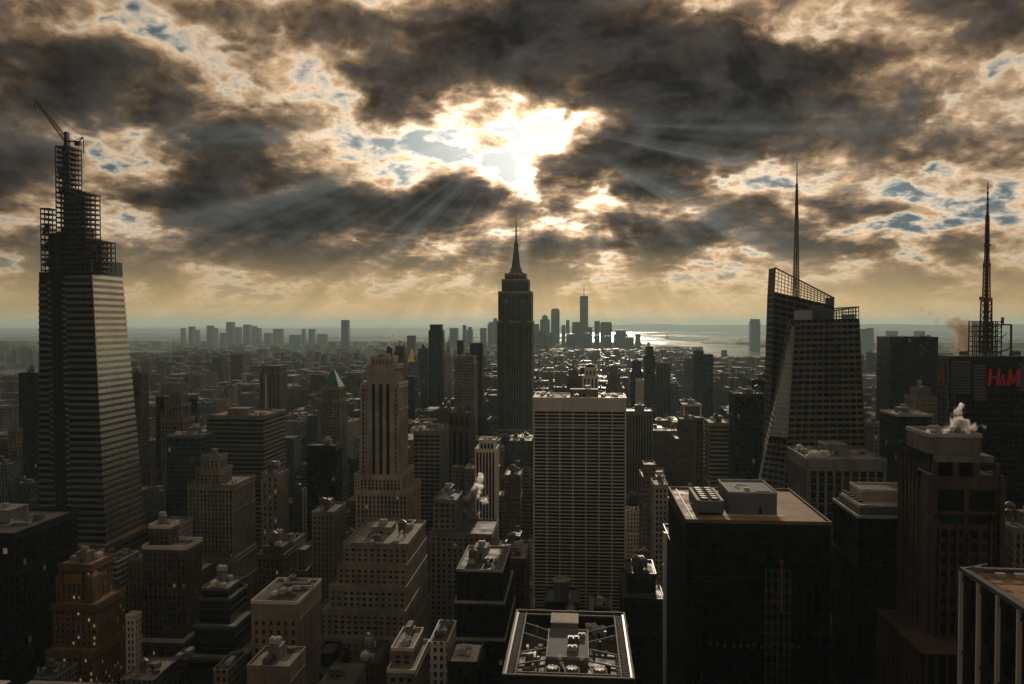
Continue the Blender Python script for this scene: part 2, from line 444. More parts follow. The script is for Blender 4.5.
WINMESH = {}
NWIN = [0]
def windows(root, wins, mat='glass', limit=100, lit=0.0, litmat='lit', name='window', rnd=None):
    """the panes that show largest as one object each, the rest of them as one part"""
    rest = MB(); rnd = rnd or random.Random(len(wins))
    for k, p in enumerate(wins):
        if k < limit:
            c = sum((V(q) for q in p), V((0, 0, 0))) / 8
            mm = litmat if rnd.random() < lit else mat
            key = (mm, name) + tuple(round(v, 2) for q in p for v in (V(q) - c))
            me = WINMESH.get(key)
            if me is None:
                mb = MB(); mb.hexa([V(p[i]) - c for i in (3, 2, 1, 0, 7, 6, 5, 4)])
                o = mb.build(name, mm, root, c); WINMESH[key] = o.data
            else:
                o = bpy.data.objects.new(name, me); C.objects.link(o); o.parent = root; o.location = c
            NWIN[0] += 1
        else:
            rest.k = 1 if rnd.random() < lit else 0
            rest.hexa([p[i] for i in (3, 2, 1, 0, 7, 6, 5, 4)])
    o = rest.build('remaining_windows', [mat, litmat], root)
    if o: o['kind'] = 'stuff'

def parapet(mb, x0, x1, y0, y1, z, h=1.2, t=.45, o=.25):
    mb.box(x0 - o, x1 + o, y0 - o, y0 - o + t, z - .3, z + h); mb.box(x0 - o, x1 + o, y1 + o - t, y1 + o, z - .3, z + h)
    mb.box(x0 - o, x0 - o + t, y0 - o + t, y1 + o - t, z - .3, z + h - .003); mb.box(x1 + o - t, x1 + o, y0 - o + t, y1 + o - t, z - .3, z + h - .003)

# roof equipment prototypes, copied as parts
SHARED = {}
def shared(key, fn):
    if key not in SHARED: SHARED[key] = fn()
    return SHARED[key]
def put_mesh(name, key, fn, mats, parent, loc, scale=(1, 1, 1), rz=0):
    if key in SHARED:
        o = bpy.data.objects.new(name, SHARED[key]); C.objects.link(o)
    else:
        o = fn().build(name, mats); SHARED[key] = o.data
    o.parent = parent; o.location = loc; o.scale = scale; o.rotation_euler = (0, 0, rz)
    return o
def m_tank():
    m = MB(); m.cyl(0, 0, 3.2, 7.0, 2.1, 2.0, 16)
    for z in (3.6, 4.6, 5.6, 6.5): m.cyl(0, 0, z, z + .12, 2.16, 2.14, 16)
    return m
def m_cone():
    m = MB(); m.cyl(0, 0, 7.0, 8.4, 2.35, .1, 16); return m
def m_stand():
    m = MB()
    for a in (-1.3, 1.3):
        for b in (-1.3, 1.3): m.cbox(a, b, 0, .3, .3, 3.0)
    m.cbox(0, 0, 3.0, 3.4, 3.4, .2)
    m.bar((-1.3, -1.3, .2), (1.3, -1.3, 2.8), .15); m.bar((1.3, -1.3, .2), (1.3, 1.3, 2.8), .15); m.bar((-1.3, 1.3, .2), (-1.3, -1.3, 2.8), .15)
    return m
def water_tank(p, x, y, z, s=1.0):
    o = put_mesh('water_tank', 'tank', m_tank, 'wood', p, (x, y, z), (s, s, s))
    put_mesh('tank_roof', 'cone', m_cone, 'mid_metal', o, (0, 0, 0)); put_mesh('tank_stand', 'stand', m_stand, 'steel', o, (0, 0, 0))
def m_unit():
    m = MB(); m.cbox(0, 0, .35, 4, 2.6, 1.9); m.cbox(-1, 0, 2.25, 1.4, 1.4, .35); m.cyl(1, 0, 2.25, 2.7, .75, .75, 12)
    for a in (-1.7, 1.7):
        for b in (-1, 1): m.cbox(a, b, 0, .25, .25, .4)
    for k in range(6): m.box(-1.8 + k * .6, -1.5 + k * .6, -1.36, -1.3, .6, 2.0)
    return m
def roof_unit(p, x, y, z, s=1.0, rz=0, mat='bright_metal'):
    put_mesh('roof_unit', 'unit' + mat, m_unit, mat, p, (x, y, z), (s, s, s), rz)
def m_duct():
    m = MB(); m.box(-5, 5, -.5, .5, .4, 1.3); m.box(4, 5, .5, 4, .4, 1.3)
    for x in (-4, -1, 2): m.cbox(x, 0, 0, .2, 1.2, .4)
    m.cyl(-4.4, 0, 1.3, 2.6, .4, .4, 10); return m
def m_vent():
    m = MB(); m.cyl(0, 0, 0, 1.6, .35, .35, 10); m.cyl(0, 0, 1.6, 2.1, .7, .5, 10); return m
def bulkhead(p, x, y, z, w, d, h, mat='grey_concrete'):
    m = MB(); m.cbox(0, 0, 0, w, d, h); m.cbox(0, 0, h, w + .5, d + .5, .3)
    o = m.build('stair_bulkhead', mat, p, (x, y, z))
    m = MB(); m.cbox(0, -d / 2 - .05, .1, 1.1, .12, 2.2); m.build('door', 'dark_metal', o)
    return o
def roof_kit(root, x0, x1, y0, y1, z, rnd, n=6, tank=.5, big=True, wallm='grey_concrete'):
    """the clutter of a flat roof, each piece a part of its building"""
    w, d = x1 - x0, y1 - y0
    if w < 6 or d < 6: return
    cx, cy = (x0 + x1) / 2 + w * rnd.uniform(-.12, .12), (y0 + y1) / 2 + d * rnd.uniform(-.1, .15)
    bw, bd = w * rnd.uniform(.28, .42), d * rnd.uniform(.25, .4)
    if big:
        bh = rnd.uniform(3.5, 6.5); bulkhead(root, cx, cy, z, bw, bd, bh, wallm)
        if rnd.random() < .6: roof_unit(root, cx + rnd.uniform(-.15, .15) * bw, cy, z + bh + .3, rnd.uniform(.8, 1.2), 0)
    for k in range(n):
        for _ in range(8):
            x = rnd.uniform(x0 + 2.5, x1 - 2.5); y = rnd.uniform(y0 + 2, y1 - 2)
            if not big or abs(x - cx) > bw / 2 + 2.5 or abs(y - cy) > bd / 2 + 2: break
        else: continue
        r = rnd.random()
        if r < tank * .35 and w > 10: water_tank(root, x, y, z, rnd.uniform(.8, 1.25))
        elif r < .62: roof_unit(root, x, y, z, rnd.uniform(.6, 1.25), rnd.choice((0, math.pi / 2)), rnd.choice(('bright_metal', 'mid_metal', 'white_stone')))
        elif r < .82: put_mesh('vent', 'vent', m_vent, 'bright_metal', root, (x, y, z), (1, 1, 1))
        elif w > 16 and d > 12: put_mesh('duct', 'duct', m_duct, 'bright_metal', root, (x, y, z), (1, 1, 1), rnd.choice((0, math.pi / 2, math.pi)))

# ------------------------------------------------------------------ hero buildings placed by bearing, height and distance
HERO = []      # (screen rect l, r, top, bottom, Y, short name), used by the filler city
FOOT = []      # footprints x0, x1, y0, y1
STY = {
 'grid':   dict(fh=3.8, bw=2.9, pier=.46, pd=.55, sp=.40, sd=.25, blank=2.2, mat='glass'),
 'wide':   dict(fh=3.9, bw=7.0, pier=.10, pd=.5, sp=.38, sd=.3, blank=5.0, mat='dark_glass'),
 'ribbon': dict(fh=3.9, bw=6.0, pier=.0, pd=.4, sp=.45, sd=.5, blank=2.0, mat='glass', rib=1),
 'piers':  dict(fh=3.8, bw=3.6, pier=.40, pd=.9, sp=.30, sd=.2, blank=3.0, mat='glass'),
 'curtain': dict(fh=3.9, bw=1.9, pier=.12, pd=.18, sp=.14, sd=.1, blank=1.2, mat='blue_glass'),
 'black':  dict(fh=4.0, bw=3.2, pier=.22, pd=.35, sp=.22, sd=.15, blank=3.0, mat='dark_glass'),
 'strips': dict(fh=3.8, bw=6.0, pier=.55, pd=.9, sp=.0, sd=.1, blank=4.0, mat='dark_glass', vs=1),
}
def tier_box(t):
    l, r, py, Y, D = t[:5]
    x0 = at(l, py, Y).x; x1 = at(r, py, Y).x; z = at((l + r) / 2, py, Y).z
    if isinstance(D, int):            # l..r are the outer limits seen, side wall included
        w = x1 - x0
        for _ in range(12):
            if x1 < 0: a, b = x0, at(r, py, Y + D).x
            elif x0 > 0: a, b = at(l, py, Y + D).x, x1
            else: a, b = x0, x1
            if b - a > .62 * w: break
            D = D * .85
        x0, x1 = a, b
    return [x0, x1, Y, Y + D, z]

def tower(name, label, short, tiers, style='grid', wall='limestone', roof='gravel', vis=None, limit=100, kit=(6, .5, True), seed=None,
          cat='building', group=None, lit=0.008, litmat='lit_dim', core=None, band=None, **over):
    """tiers run from the lowest and widest to the topmost: (px left, px right, py top, distance, depth)"""
    bs = [tier_box(t) for t in tiers]
    for i in range(len(bs) - 2, -1, -1):              # a lower tier always carries the one above it
        a, b = bs[i], bs[i + 1]; a[0] = min(a[0], b[0] - .4); a[1] = max(a[1], b[1] + .4); a[2] = min(a[2], b[2]); a[3] = max(a[3], b[3] + .4)
    rnd = random.Random(seed if seed is not None else name + str(tiers[0][0]))
    cx = (bs[0][0] + bs[0][1]) / 2; cyy = bs[0][2]
    root = empty(name, (cx, cyy, 0)); tag(root, label, cat, group)
    st = dict(STY[style] if isinstance(style, str) else style); st.update(over)
    wm = MB(); cm = MB(); rm = MB(); pm = MB(); wins = []; swins = []
    z0 = 0.0; tops = []
    for i, (x0, x1, y0, y1, z1) in enumerate(bs):
        x0 -= cx; x1 -= cx; y0 -= cyy; y1 -= cyy
        zb = z0
        if len(tiers[i]) > 5 and tiers[i][5] is not None: zb = tiers[i][5]
        cm.box(x0, x1, y0, y1, zb - (0.5 if zb > 0 else 0), z1)
        fl = max(1, round((z1 - zb) / st['fh'])); h = z1 - zb
        blank = min(st['blank'], h * .4)
        kw = dict(pier=st['pier'], pd=st['pd'], sp=st['sp'], sd=st['sd'], blank=blank, vstrip=bool(st.get('vs')), base=st.get('base', 0) if i == 0 else 0)
        if zb < 40 and z1 > 80 and tiers[i][3] < 1000:       # the foot is in the street canyon: still built, to the ground
            pass
        def nb(w): return 1 if st.get('rib') else max(1, round(w / st['bw']))
        wf = facade(wm, [(x0, y0, zb), (x1, y0, zb), (x1, y0, z1), (x0, y0, z1)], fl, nb(x1 - x0), ext=True, **kw)
        wr = facade(wm, [(x1, y0, zb), (x1, y1, zb), (x1, y1, z1), (x1, y0, z1)], fl, nb(y1 - y0), **kw)
        wl = facade(wm, [(x0, y1, zb), (x0, y0, zb), (x0, y0, z1), (x0, y1, z1)], fl, nb(y1 - y0), **kw)
        vis_s, hid_s = (wr, wl) if (x1 + cx) < 0 else (wl, wr)
        wins.append((wf, vis_s)); swins += hid_s
        e = st['pd'] if st['pier'] > 0 else st['sd']
        rm = MB(); rm.box(x0 + .3, x1 - .3, y0 + .3, y1 - .3, z1 - .2, z1 + .25); rm.build('roof', roof, root)
        pm = MB(); parapet(pm, x0, x1, y0, y1, z1, h=st.get('par', 1.2), t=.5, o=e + .2); pm.build('parapet', st.get('cope', wall), root)
        tops.append((x0, x1, y0, y1, z1 + .25)); z0 = z1
    front = []; vs = []
    for a, b in reversed(wins): front += a; vs += b
    # most of the individual panes go to the face seen largest
    nf = min(len(front), int(limit * .72)); nv = min(len(vs), limit - nf)
    order = front[:nf] + vs[:nv] + front[nf:] + vs[nv:] + swins
    cm.build('core', core or wall, root)
    wo = wm.build('wall', wall, root)
    windows(root, order, st['mat'], limit, lit, litmat, 'window_band' if st.get('rib') else ('window_strip' if st.get('vs') else 'window'), rnd)
    if kit:
        x0, x1, y0, y1, z = tops[-1]
        roof_kit(root, x0 + 1, x1 - 1, y0 + 1, y1 - 1, z, rnd, kit[0], kit[1], kit[2])
        for x0, x1, y0, y1, z in tops[:-1]: pass
    for b in bs: FOOT.append((b[0] - 2, b[1] + 2, b[2] - 2, b[3] + 2))
    l = min(t[0] for t in tiers); r = max(t[1] for t in tiers); tp = tiers[-1][2]
    HERO.append((l, r, tp, vis if vis else tp + 60, bs[0][2], short))
    root['w'] = 0; del root['w']
    return root, tops, (cx, cyy)
def reg(l, r, top, bot, Y, short, foot):
    HERO.append((l, r, top, bot, Y, short)); FOOT.append(foot)

# ================================================================== the named buildings
def dep(p, pf, Y):
    """depth of a side wall that starts at bearing p and ends at bearing pf"""
    d = ray(pf, 450); return PX(p, Y, 450) / (d.x / d.y) - Y
def lattice(mb, x0, x1, y0, y1, z0, z1, fh, nx, ny, w=.5, brace=0, rnd=None, deck=None, bw=None):
    """open steel frame: columns, floor beams and a few braces"""
    for i in range(nx + 1):
        for j in range(ny + 1):
            x = x0 + (x1 - x0) * i / nx; y = y0 + (y1 - y0) * j / ny
            mb.bar((x, y, z0), (x, y, z1), w)
    n = max(1, round((z1 - z0) / fh))
    for k in range(n + 1):
        z = z0 + (z1 - z0) * k / n
        for j in range(ny + 1):
            y = y0 + (y1 - y0) * j / ny; mb.bar((x0, y, z), (x1, y, z), bw or w * .8)
        for i in range(nx + 1):
            x = x0 + (x1 - x0) * i / nx; mb.bar((x, y0, z), (x, y1, z), bw or w * .8)
        if deck is not None and k < n and rnd and rnd.random() < .75:
            deck.box(x0 + (0 if rnd.random() < .6 else (x1 - x0) * .4), x1, y0 + .2, y1 - .2, z + .45, z + .6)
        if brace and k < n:
            zz = z0 + (z1 - z0) * (k + 1) / n
            for i in range(nx):
                if rnd is None or rnd.random() < brace:
                    xa = x0 + (x1 - x0) * i / nx; xb = x0 + (x1 - x0) * (i + 1) / nx
                    mb.bar((xa, y0, z), (xb, y0, zz), w * .5)
def truss(mb, a, b, wa, wb, n, t=.2, tb=None):
    """square lattice boom between two points, tapering from wa to wb"""
    a = V(a); b = V(b); d = (b - a).normalized(); up = V((0, 0, 1)) if abs(d.z) < .9 else V((0, 1, 0))
    s1 = d.cross(up).normalized(); s2 = d.cross(s1).normalized(); tb = tb or t
    P = []
    for k in range(n + 1):
        c = a.lerp(b, k / n); w = (wa + (wb - wa) * k / n) / 2
        P.append([c + s1 * i * w + s2 * j * w for i, j in ((-1, -1), (1, -1), (1, 1), (-1, 1))])
    for k in range(n):
        th = t + (tb - t) * k / n
        for i in range(4):
            mb.bar(P[k][i], P[k + 1][i], th); mb.bar(P[k][i], P[k][(i + 1) % 4], th * .7)
            mb.bar(P[k][i], P[k + 1][(i + 1) % 4], th * .6)

# ---- the glass tower under construction
def construction_tower():
    rnd = random.Random(11)
    ox, oy = PX(68, 550, 400), 550
    root = empty('skyscraper_under_construction', (ox, 550, 0))
    tag(root, 'tapering glass skyscraper under construction, bare steel frame on top, tallest at the left', 'skyscraper')
    zt, zb = PZ(80, 272, 550), PZ(80, 545, 550)
    Zc = lambda py: PZ(80, py, 550)
    def X(px, Y=550): return PX(px, Y, 350) - ox
    def lerp(a, b, z): return a + (b - a) * (z - zb) / (zt - zb)
    L = lambda z: lerp(X(37), X(40), z); Cn = lambda z: lerp(X(104), X(92.5), z)
    Bk = lambda z: lerp(dep(104, 143, 550), dep(92.5, 123, 550), z)
    h0 = lambda z: lerp(X(50), X(48), z); h1 = lambda z: lerp(X(70), X(66), z)
    core = MB()
    core.hexa([(L(zb), 0, zb), (Cn(zb), 0, zb), (Cn(zb), Bk(zb), zb), (L(zb), Bk(zb), zb), (L(zt), 0, zt), (Cn(zt), 0, zt), (Cn(zt), Bk(zt), zt), (L(zt), Bk(zt), zt)])
    core.box(L(zb) - 2, Cn(zb) + 2, -2, Bk(zb) + 3, 0, zb)
    core.build('core', 'black_metal', root)
    wl = MB(); wl2 = MB(); wr = MB(); w1 = []; w2 = []
    nf = 43
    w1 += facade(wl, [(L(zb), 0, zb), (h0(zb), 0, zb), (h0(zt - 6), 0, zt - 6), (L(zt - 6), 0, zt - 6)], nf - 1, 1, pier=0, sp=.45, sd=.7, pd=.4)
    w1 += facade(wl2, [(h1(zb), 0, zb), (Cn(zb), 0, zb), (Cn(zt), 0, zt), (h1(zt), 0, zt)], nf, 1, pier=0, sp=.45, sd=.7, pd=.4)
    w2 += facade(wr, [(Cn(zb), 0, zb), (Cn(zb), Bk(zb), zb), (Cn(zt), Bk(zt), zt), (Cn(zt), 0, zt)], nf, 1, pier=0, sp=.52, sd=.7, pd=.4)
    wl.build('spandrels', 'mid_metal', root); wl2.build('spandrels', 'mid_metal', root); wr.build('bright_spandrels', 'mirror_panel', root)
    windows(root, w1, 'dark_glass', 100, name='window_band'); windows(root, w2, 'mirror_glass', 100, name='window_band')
    pod = MB(); pw = []
    a, b = L(zb) - 2, Cn(zb) + 2
    pw += facade(pod, [(a, -2, 0), (b, -2, 0), (b, -2, zb), (a, -2, zb)], 20, 1, pier=0, sp=.42, sd=.6, blank=3)
    pw += facade(pod, [(b, -2, 0), (b, 51, 0), (b, 51, zb), (b, -2, zb)], 20, 1, pier=0, sp=.42, sd=.6, blank=3)
    pod.build('podium_wall', 'mid_metal', root); windows(root, pw, 'glass', 100, name='window_band')
    m = MB(); m.box(a - .4, b + .8, -3, 51, zb + .1, zb + 1.3); m.build('podium_terrace', 'rust_roof', root)
    # hoist running up the front
    m = MB(); x0, x1 = h0(zb), h1(zb)
    for x in (x0 + 3, x0 + 7, x0 + 10):
        m.bar((x, -2.4, 40), (x - .6, -2.4, zt + 30), .45); m.bar((x, -.4, 40), (x - .6, -.4, zt + 30), .3)
    for k in range(70):
        z = 42 + k * 4; m.bar((x0 + 3, -2.4, z), (x0 + 10, -2.4, z), .3); m.bar((x0 + 3, -2.4, z), (x0 + 7, -2.4, z + 4), .2)
    m.build('construction_hoist', 'steel', root)
    m = MB()
    for k in range(44):
        z = zb + 2 + k * 4.25
        m.box(lerp(X(50), X(48), z) + .1, lerp(X(54), X(52), z), -.25, .1, z, z + 1.6); m.box(lerp(X(66), X(62), z), lerp(X(70), X(66), z) - .1, -.25, .1, z, z + 1.6)
    m.build('unclad_floor_edges', 'grey_concrete', root)
    # open steel tiers
    def tier(p0, p1, z0, z1, yb, nx, ny, name='steel_frame'):
        mb = MB(); dk = MB(); lattice(mb, X(p0), X(p1), .4, yb, z0, z1, 3.6, nx, ny, .55, .22, rnd, dk, .95)
        for k in range(int((z1 - z0) / 3)):
            if rnd.random() < .7: xx = rnd.uniform(X(p0), X(p1) - 2.5); zz = z0 + 3.6 * rnd.randint(0, max(1, int((z1 - z0) / 3.6) - 1)); dk.box(xx, xx + rnd.uniform(.8, 3.2), rnd.uniform(.6, 3), rnd.uniform(3.5, max(4, yb - 2)), zz + .5, zz + rnd.uniform(1.2, 3.1))
        o = mb.build(name, 'steel', root)
        if dk.f: dk.build('floor_decks', 'dark_metal', o)
    tier(42, 50, zt - 6, Zc(208), 9, 2, 1); tier(57.6, 71, Zc(192), Zc(146), 15, 4, 2); tier(57.6, 86, zt, Zc(192), 19, 6, 3); tier(86.6, 102, zt, Zc(241), 18, 4, 3)
    mb = MB(); mb.box(X(61), X(65), 5, 10, zt, Zc(143)); mb.box(X(61.5), X(64), 6, 9, Zc(143), Zc(129)); mb.box(X(58.5), X(84), 5, 14, zt, Zc(226)); mb.box(X(60), X(72), 5.5, 13, Zc(226), Zc(200))
    mb.box(X(45), X(57), 5, 12, zt, Zc(232)); mb.build('lift_core', 'black_metal', root)
    # top of the cladding: pale wall panels on the right face
    mb = MB(); mb.hexa([(Cn(zt) - .2, .2, zt - 1), (Cn(zt) + .9, .2, zt - 1), (Cn(zt) + .9, Bk(zt) - .5, zt - 1), (Cn(zt) - .2, Bk(zt) - .5, zt - 1),
                        (Cn(zt) - .5, .2, zt + 9), (Cn(zt) + .6, .2, zt + 9), (Cn(zt) + .6, Bk(zt) - 1, zt + 9), (Cn(zt) - .5, Bk(zt) - 1, zt + 9)])
    mb.build('unglazed_panel', 'grey_concrete', root)
    mb = MB()
    for k in range(22):
        x = X(86) + k * (X(101) - X(86)) / 21; mb.bar((x, 1, Zc(241)), (x, 1, Zc(241) + 1.2), .12)
    for z in (Zc(241) + .6, Zc(241) + 1.2): mb.bar((X(86), 1, z), (X(101), 1, z), .12)
    mb.build('guard_rail', 'steel', root)
    mb = MB()
    for k in range(5): mb.box(X(88) + k * 4, X(88) + k * 4 + 2.2, -.3, .2, Zc(255) + (k % 3) * 4, Zc(255) + 1.6 + (k % 3) * 4)
    mb.build('safety_netting', 'red_paint', root)
    reg(37, 146, 100, 575, 550, 'tower under construction', (ox - 36, ox + 36, 545, 610))
    # luffing crane on top
    r = empty('tower_crane', (X(67) + ox, 560, Zc(143))); tag(r, 'luffing crane standing on top of the unfinished skyscraper', 'crane')
    def Q(px, py): p = at(px, py, 560); return p - r.location
    mb = MB(); truss(mb, Q(67, 156), Q(67, 139), 2.4, 2.4, 6, .4); mb.build('mast', 'steel', r)
    mb = MB(); truss(mb, Q(68, 142), Q(35, 100), 2.8, 1.2, 11, .34); mb.build('jib', 'steel', r)
    mb = MB(); mb.cbox(Q(78, 142).x, 0, Q(78, 142).z - 2.5, 4, 2.5, 3.0); mb.bar(Q(66, 141), Q(80, 142), .9); mb.build('counterweight', 'black_metal', r)
    mb = MB(); mb.bar(Q(77, 144), Q(83, 137), .6); mb.bar(Q(83, 137), Q(84, 153), .5); mb.bar(Q(72, 142), Q(83, 137), .4); mb.build('a_frame', 'steel', r)
    mb = MB(); mb.bar(Q(35, 100), Q(62, 120), .22); mb.bar(Q(62, 120), Q(83, 137), .22); mb.bar(Q(35, 100), Q(35, 106), .2); mb.build('cable', 'black_metal', r)
    mb = MB(); mb.cbox(Q(35, 107).x, 0, Q(35, 107).z, 1.2, .8, 1.6); mb.build('hook', 'black_metal', r)
construction_tower()

# ---- the faceted glass tower with the spire
def faceted_tower():
    X = lambda px, Y, py=420: PX(px, Y, py)
    O = V((X(815, 560), 560, 0)); root = empty('faceted_glass_skyscraper', O)
    tag(root, 'faceted glass skyscraper with slanted crown and tall thin spire', 'skyscraper')
    zt = PZ(820, 320, 560)
    def ext0(pt, pyt, pb, pyb, Y):        # carry an edge seen between two heights down to the street
        xt, xb = X(pt, Y, pyt), X(pb, Y, pyb); z0, z1 = PZ(pt, pyt, Y), PZ(pb, pyb, Y); return V((xt + (xb - xt) * z0 / (z0 - z1), Y, 0))
    A = ext0(795, 319, 784, 485, 560) - O; B = ext0(796, 319, 761, 485, 590) - O; Cc = ext0(859, 320, 865.5, 450, 560) - O
    At = V((X(795, 560, 319), 560, zt)) - O; Bt = At + V(((B - A).x, (B - A).y, 0)) * .03; Ct = V((X(859, 560, 320), 560, zt + 1)) - O
    back = 52
    core = MB()
    n = len(core.v)
    core.v += [tuple(p) for p in (A, Cc, (Cc.x, back, 0), (B.x + 9, back, 0), B, At, Ct, (Ct.x, back, zt), (Bt.x + 7, back, zt), Bt)]
    for f in ((0, 1, 6, 5), (1, 2, 7, 6), (2, 3, 8, 7), (3, 4, 9, 8), (4, 0, 5, 9), (5, 6, 7, 8, 9), (4, 3, 2, 1, 0)): core._f(tuple(n + i for i in f))
    core.build('core', 'black_metal', root)
    w = MB(); wins = facade(w, [A, Cc, Ct, At], 64, 11, pier=.16, pd=.35, sp=.48, sd=.3)
    k0 = .70                                                       # height where the chamfer turns pale
    def I(a, b, t): return a.lerp(b, t)
    w2 = facade(w, [B, A, I(A, At, k0 - .01), I(B, Bt, k0 - .01)], 45, 4, pier=.12, pd=.35, sp=.42, sd=.3)
    w3 = facade(w, [(B.x + 9, back, 0), B, Bt, (Bt.x + 7, back, zt)], 64, 5, pier=.12, pd=.35, sp=.42, sd=.3)
    w4 = facade(w, [Cc, (Cc.x, back, 0), (Ct.x, back, zt), Ct], 64, 8, pier=.12, pd=.35, sp=.42, sd=.3)
    w.build('wall', 'grey_stone', root)
    windows(root, wins + w2 + w3 + w4, 'dark_glass', 100)
    f = MB(); fw = facade(f, [I(B, Bt, k0), I(A, At, k0), I(A, At, .985), I(B, Bt, .985)], 22, 5, pier=.10, pd=.5, sp=.14, sd=.45)
    o = f.build('slanted_facet', 'white_stone', root)
    m = MB()
    for p in fw: m.hexa([p[i] for i in (3, 2, 1, 0, 7, 6, 5, 4)])
    m.build('facet_glass', 'mirror_glass', o)
    # rear volume with the raking top
    x0b, x0t, x1 = ext0(768, 268, 761.5, 485, 614).x - O.x, X(768, 614, 268) - O.x, X(834, 594, 298) - O.x; y0, y1 = 34, 54
    zs0, zs1, zl0, zl1 = PZ(768, 292, 594), PZ(834, 306, 594), PZ(768, 268, 594), PZ(834, 298, 594)
    c = MB(); c.hexa([(x0b, y0, 0), (x1, y0, 0), (x1, y1, 0), (x0b, y1, 0), (x0t, y0, zs0), (x1, y0, zs1), (x1, y1, zs1), (x0t, y1, zs0)])
    c.build('rear_core', 'black_metal', root)
    w = MB(); ww = facade(w, [(x0b, y0, 0), (x1, y0, 0), (x1, y0, zs1), (x0t, y0, zs0)], 66, 9, pier=.1, pd=.35, sp=.3, sd=.3)
    ww += facade(w, [(x0b, y1, 0), (x0b, y0, 0), (x0t, y0, zs0), (x0t, y1, zs0)], 66, 9, pier=.1, pd=.35, sp=.3, sd=.3)
    w.build('rear_wall', 'mid_metal', root); windows(root, ww, 'dark_glass', 60)
    m = MB()
    def scr(p0, p1, q0, q1, nu, nv):
        p0, p1, q0, q1 = V(p0), V(p1), V(q0), V(q1)
        for i in range(nu + 1): m.bar(p0.lerp(p1, i / nu), q0.lerp(q1, i / nu), .38)
        for j in range(nv + 1): m.bar(p0.lerp(q0, j / nv), p1.lerp(q1, j / nv), .38 if j < nv else .9)
    scr((x0t, y0, zs0), (x1, y0, zs1), (x0t + .8, y0, zl0), (x1, y0, zl1), 18, 6)
    scr((x0t, y1, zs0), (x0t, y0, zs0), (x0t + .8, y1, zl0), (x0t + .8, y0, zl0), 12, 6)
    scr((x1, y0, zs1), (x1, y1, zs1), (x1, y0, zl1), (x1, y1, zl1), 12, 3)
    m.build('crown_screen', 'mid_metal', root)
    m = MB(); xa = X(833, 560, 315) - O.x; xb = Ct.x
    scr((xa, .2, zt), (xb, .2, zt), (xa, .2, zt + 6), (xb - .3, .2, zt + 8.6), 8, 3); scr((xb, .2, zt), (xb, back, zt), (xb - .3, .2, zt + 8.6), (xb - .3, back, zt + 8.6), 10, 3)
    m.build('front_crown_screen', 'mid_metal', root)
    for (pa, pb, h, y, mt) in ((798, 812, 6.5, 8, 'bright_metal'), (812, 824, 10, 14, 'mid_metal'), (822, 832, 7.5, 6, 'grey_concrete'), (846, 855, 4, 20, 'bright_metal')):
        a = X(pa, 560 + y, 315) - O.x; b = X(pb, 560 + y, 315) - O.x
        m = MB(); m.box(a, b, y, y + 10, zt, zt + h)
        for k in range(5): m.box(a + .6 + k * (b - a) / 5, a + .6 + k * (b - a) / 5 + .5, y - .15, y, zt + 1, zt + h - 1)
        m.build('roof_unit', mt, root)
    # spire
    sx = X(796.5, 610, 230) - O.x; zz = PZ(796, 162, 610) - 380.5
    m = MB(); truss(m, (sx, 50, 258), (sx, 50, 335 + zz), 4.4, 2.0, 26, .55, .4); truss(m, (sx, 50, 335 + zz), (sx, 50, 365 + zz), 2.0, 1.0, 12, .4, .35)
    m.bar((sx, 50, 262), (sx, 50, 372 + zz), 1.1, .6); m.bar((sx, 50, 365 + zz), (sx, 50, 380.5 + zz), .8, .35); m.build('spire', 'mid_metal', root)
    reg(761, 868, 162, 485, 560, 'faceted glass skyscraper', (O.x - 50, O.x + 42, 555, 648))
faceted_tower()

